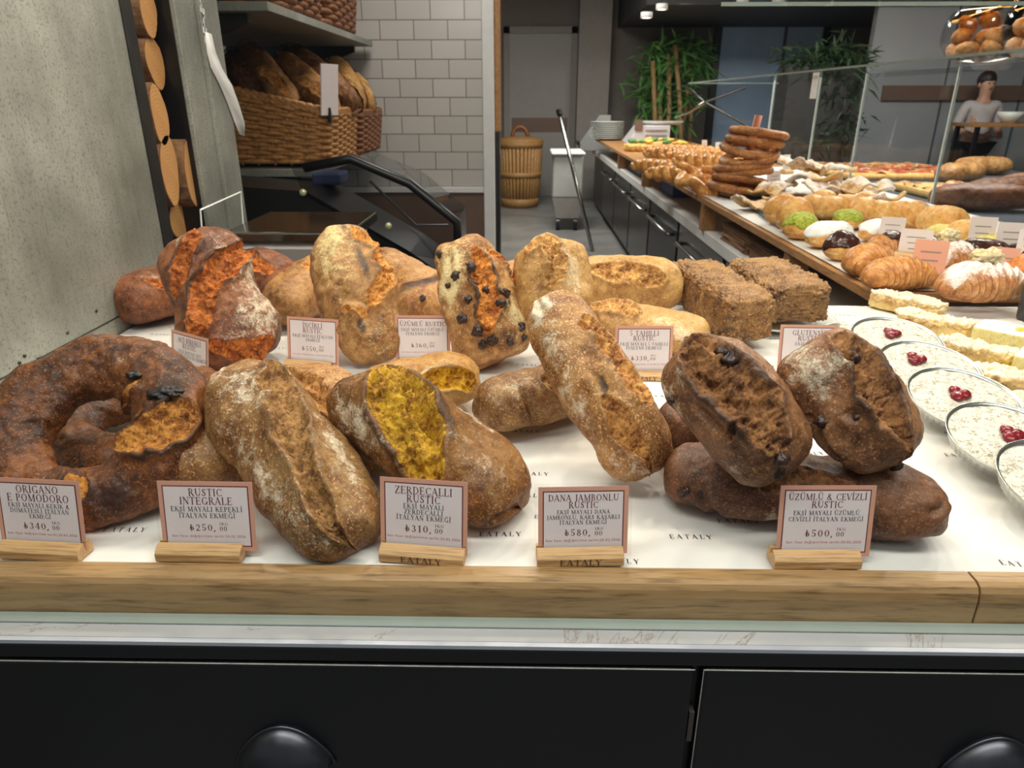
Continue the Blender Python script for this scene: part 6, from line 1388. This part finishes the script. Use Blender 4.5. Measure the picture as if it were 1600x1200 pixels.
J = dict(pel=(0,0,.95), bel=(0,0,1.08), che=(0,0,1.26), nek=(0,0,1.43), hd0=(0,-.01,1.50), hd1=(0,-.02,1.57), hd2=(0,-.01,1.64), sl=(-.17,0,1.38), sr=(.17,0,1.38), el=(-.24,.02,1.11), er=(.24,.02,1.11), wl=(-.13,-.24,1.04), wr=(.13,-.24,1.04), hl=(-.07,-.30,1.05), hr=(.07,-.30,1.05),
         tl=(-.09,0,.90), tr=(.09,0,.90), kl=(-.10,-.02,.50), kr=(.10,-.02,.50), al=(-.10,.01,.09), ar=(.10,.01,.09), fl=(-.11,-.14,.04), fr=(.11,-.14,.04))
ks = list(J); ix = {k: i for i, k in enumerate(ks)}
ED = [('pel','bel'),('bel','che'),('che','nek'),('nek','hd0'),('hd0','hd1'),('hd1','hd2'),('che','sl'),('che','sr'),('sl','el'),('sr','er'),('el','wl'),('er','wr'),('wl','hl'),('wr','hr'),('pel','tl'),('pel','tr'),('tl','kl'),('tr','kr'),('kl','al'),('kr','ar'),('al','fl'),('ar','fr')]
RR = dict(pel=(.14,.10), bel=(.12,.09), che=(.14,.10), nek=.05, hd0=.066, hd1=.082, hd2=.07, sl=.055, sr=.055, el=.042, er=.042, wl=.03, wr=.03, hl=.028, hr=.028, tl=.085, tr=.085, kl=.058, kr=.058, al=.042, ar=.042, fl=.035, fr=.035)
skin('body', [J[k] for k in ks], [(ix[a], ix[b]) for a, b in ED], [RR[k] for k in ks], skn, pr_)
tk = ['pel','bel','che','sl','sr','el','er']; ti = {k: i for i, k in enumerate(tk)}
skin('top', [J[k] for k in tk], [(ti[a], ti[b]) for a, b in ED if a in ti and b in ti], [np.array(RR[k])*1.13 if k in ('pel','bel','che') else RR[k]*1.18 for k in tk], top_m, pr_)
lk = ['pel','tl','tr','kl','kr','al','ar']; li = {k: i for i, k in enumerate(lk)}
skin('trousers', [J[k] for k in lk], [(li[a], li[b]) for a, b in ED if a in li and b in li], [np.array(RR[k])*1.12 if k == 'pel' else RR[k]*1.15 for k in lk], trs, pr_)
blob('hair', (0,.022,1.625), .098, hair_m, pr_, 3, 16, .08, (.95,1.0,.98)); blob('nose', (0,-.098,1.56), .014, skn, pr_, 4, 8, .05, (.8,1,1.2))
for sx in (-1,1):
    blob('eye', (.03*sx,-.085,1.585), .010, hair_m, pr_, 5, 8, 0, (1.2,.6,.7)); blob('ear', (.082*sx,0,1.57), .022, skn, pr_, 6, 8, .05, (.4,.8,1.2))
    for f in range(4): MB().tube([(sx*(.07-.012*f)+0,-.31,1.055-.004*f), (sx*(.05-.012*f),-.345,1.05), (sx*(.045-.012*f),-.36,1.03)], [.009,.008,.006], 8).build('finger', skn, pr_, smooth=True)
    MB().tube([(sx*.085,-.29,1.06), (sx*.06,-.305,1.085), (sx*.045,-.325,1.09)], [.011,.010,.007], 8).build('thumb', skn, pr_, smooth=True)
blob('mouth', (0,-.090,1.528), .016, plain('lips', (150,84,78), .5), pr_, 8, 8, 0, (1.2,.4,.35))
tb = empty('side_table', (pp[0]+.1, 8.08, 0), 0, 'dark side table with a pale top edge before the reflected person', 'table')
tz_ = at(1540,192,8.08)[2]
MB().box(-.55, .55, -.22, .22, tz_-.035, tz_).build('table_top', M['oak_side'], tb, bevel=.004)
for x in (-.5,.46):
    for y in (-.2,.16): MB().box(x, x+.04, y, y+.04, 0, tz_-.036).build('leg', M['jet'], tb)
wb = MB().lathe([(0,0),(.06,0),(.11,.06),(.13,.11),(.122,.11),(.10,.062),(.05,.012),(0,.012)], 32).build('white_bowl', pm, smooth=True); wb.location = (pp[0]+.02, 8.05, tz_+.001); tag(wb, 'white bowl on the side table before the reflected person', 'bowl')
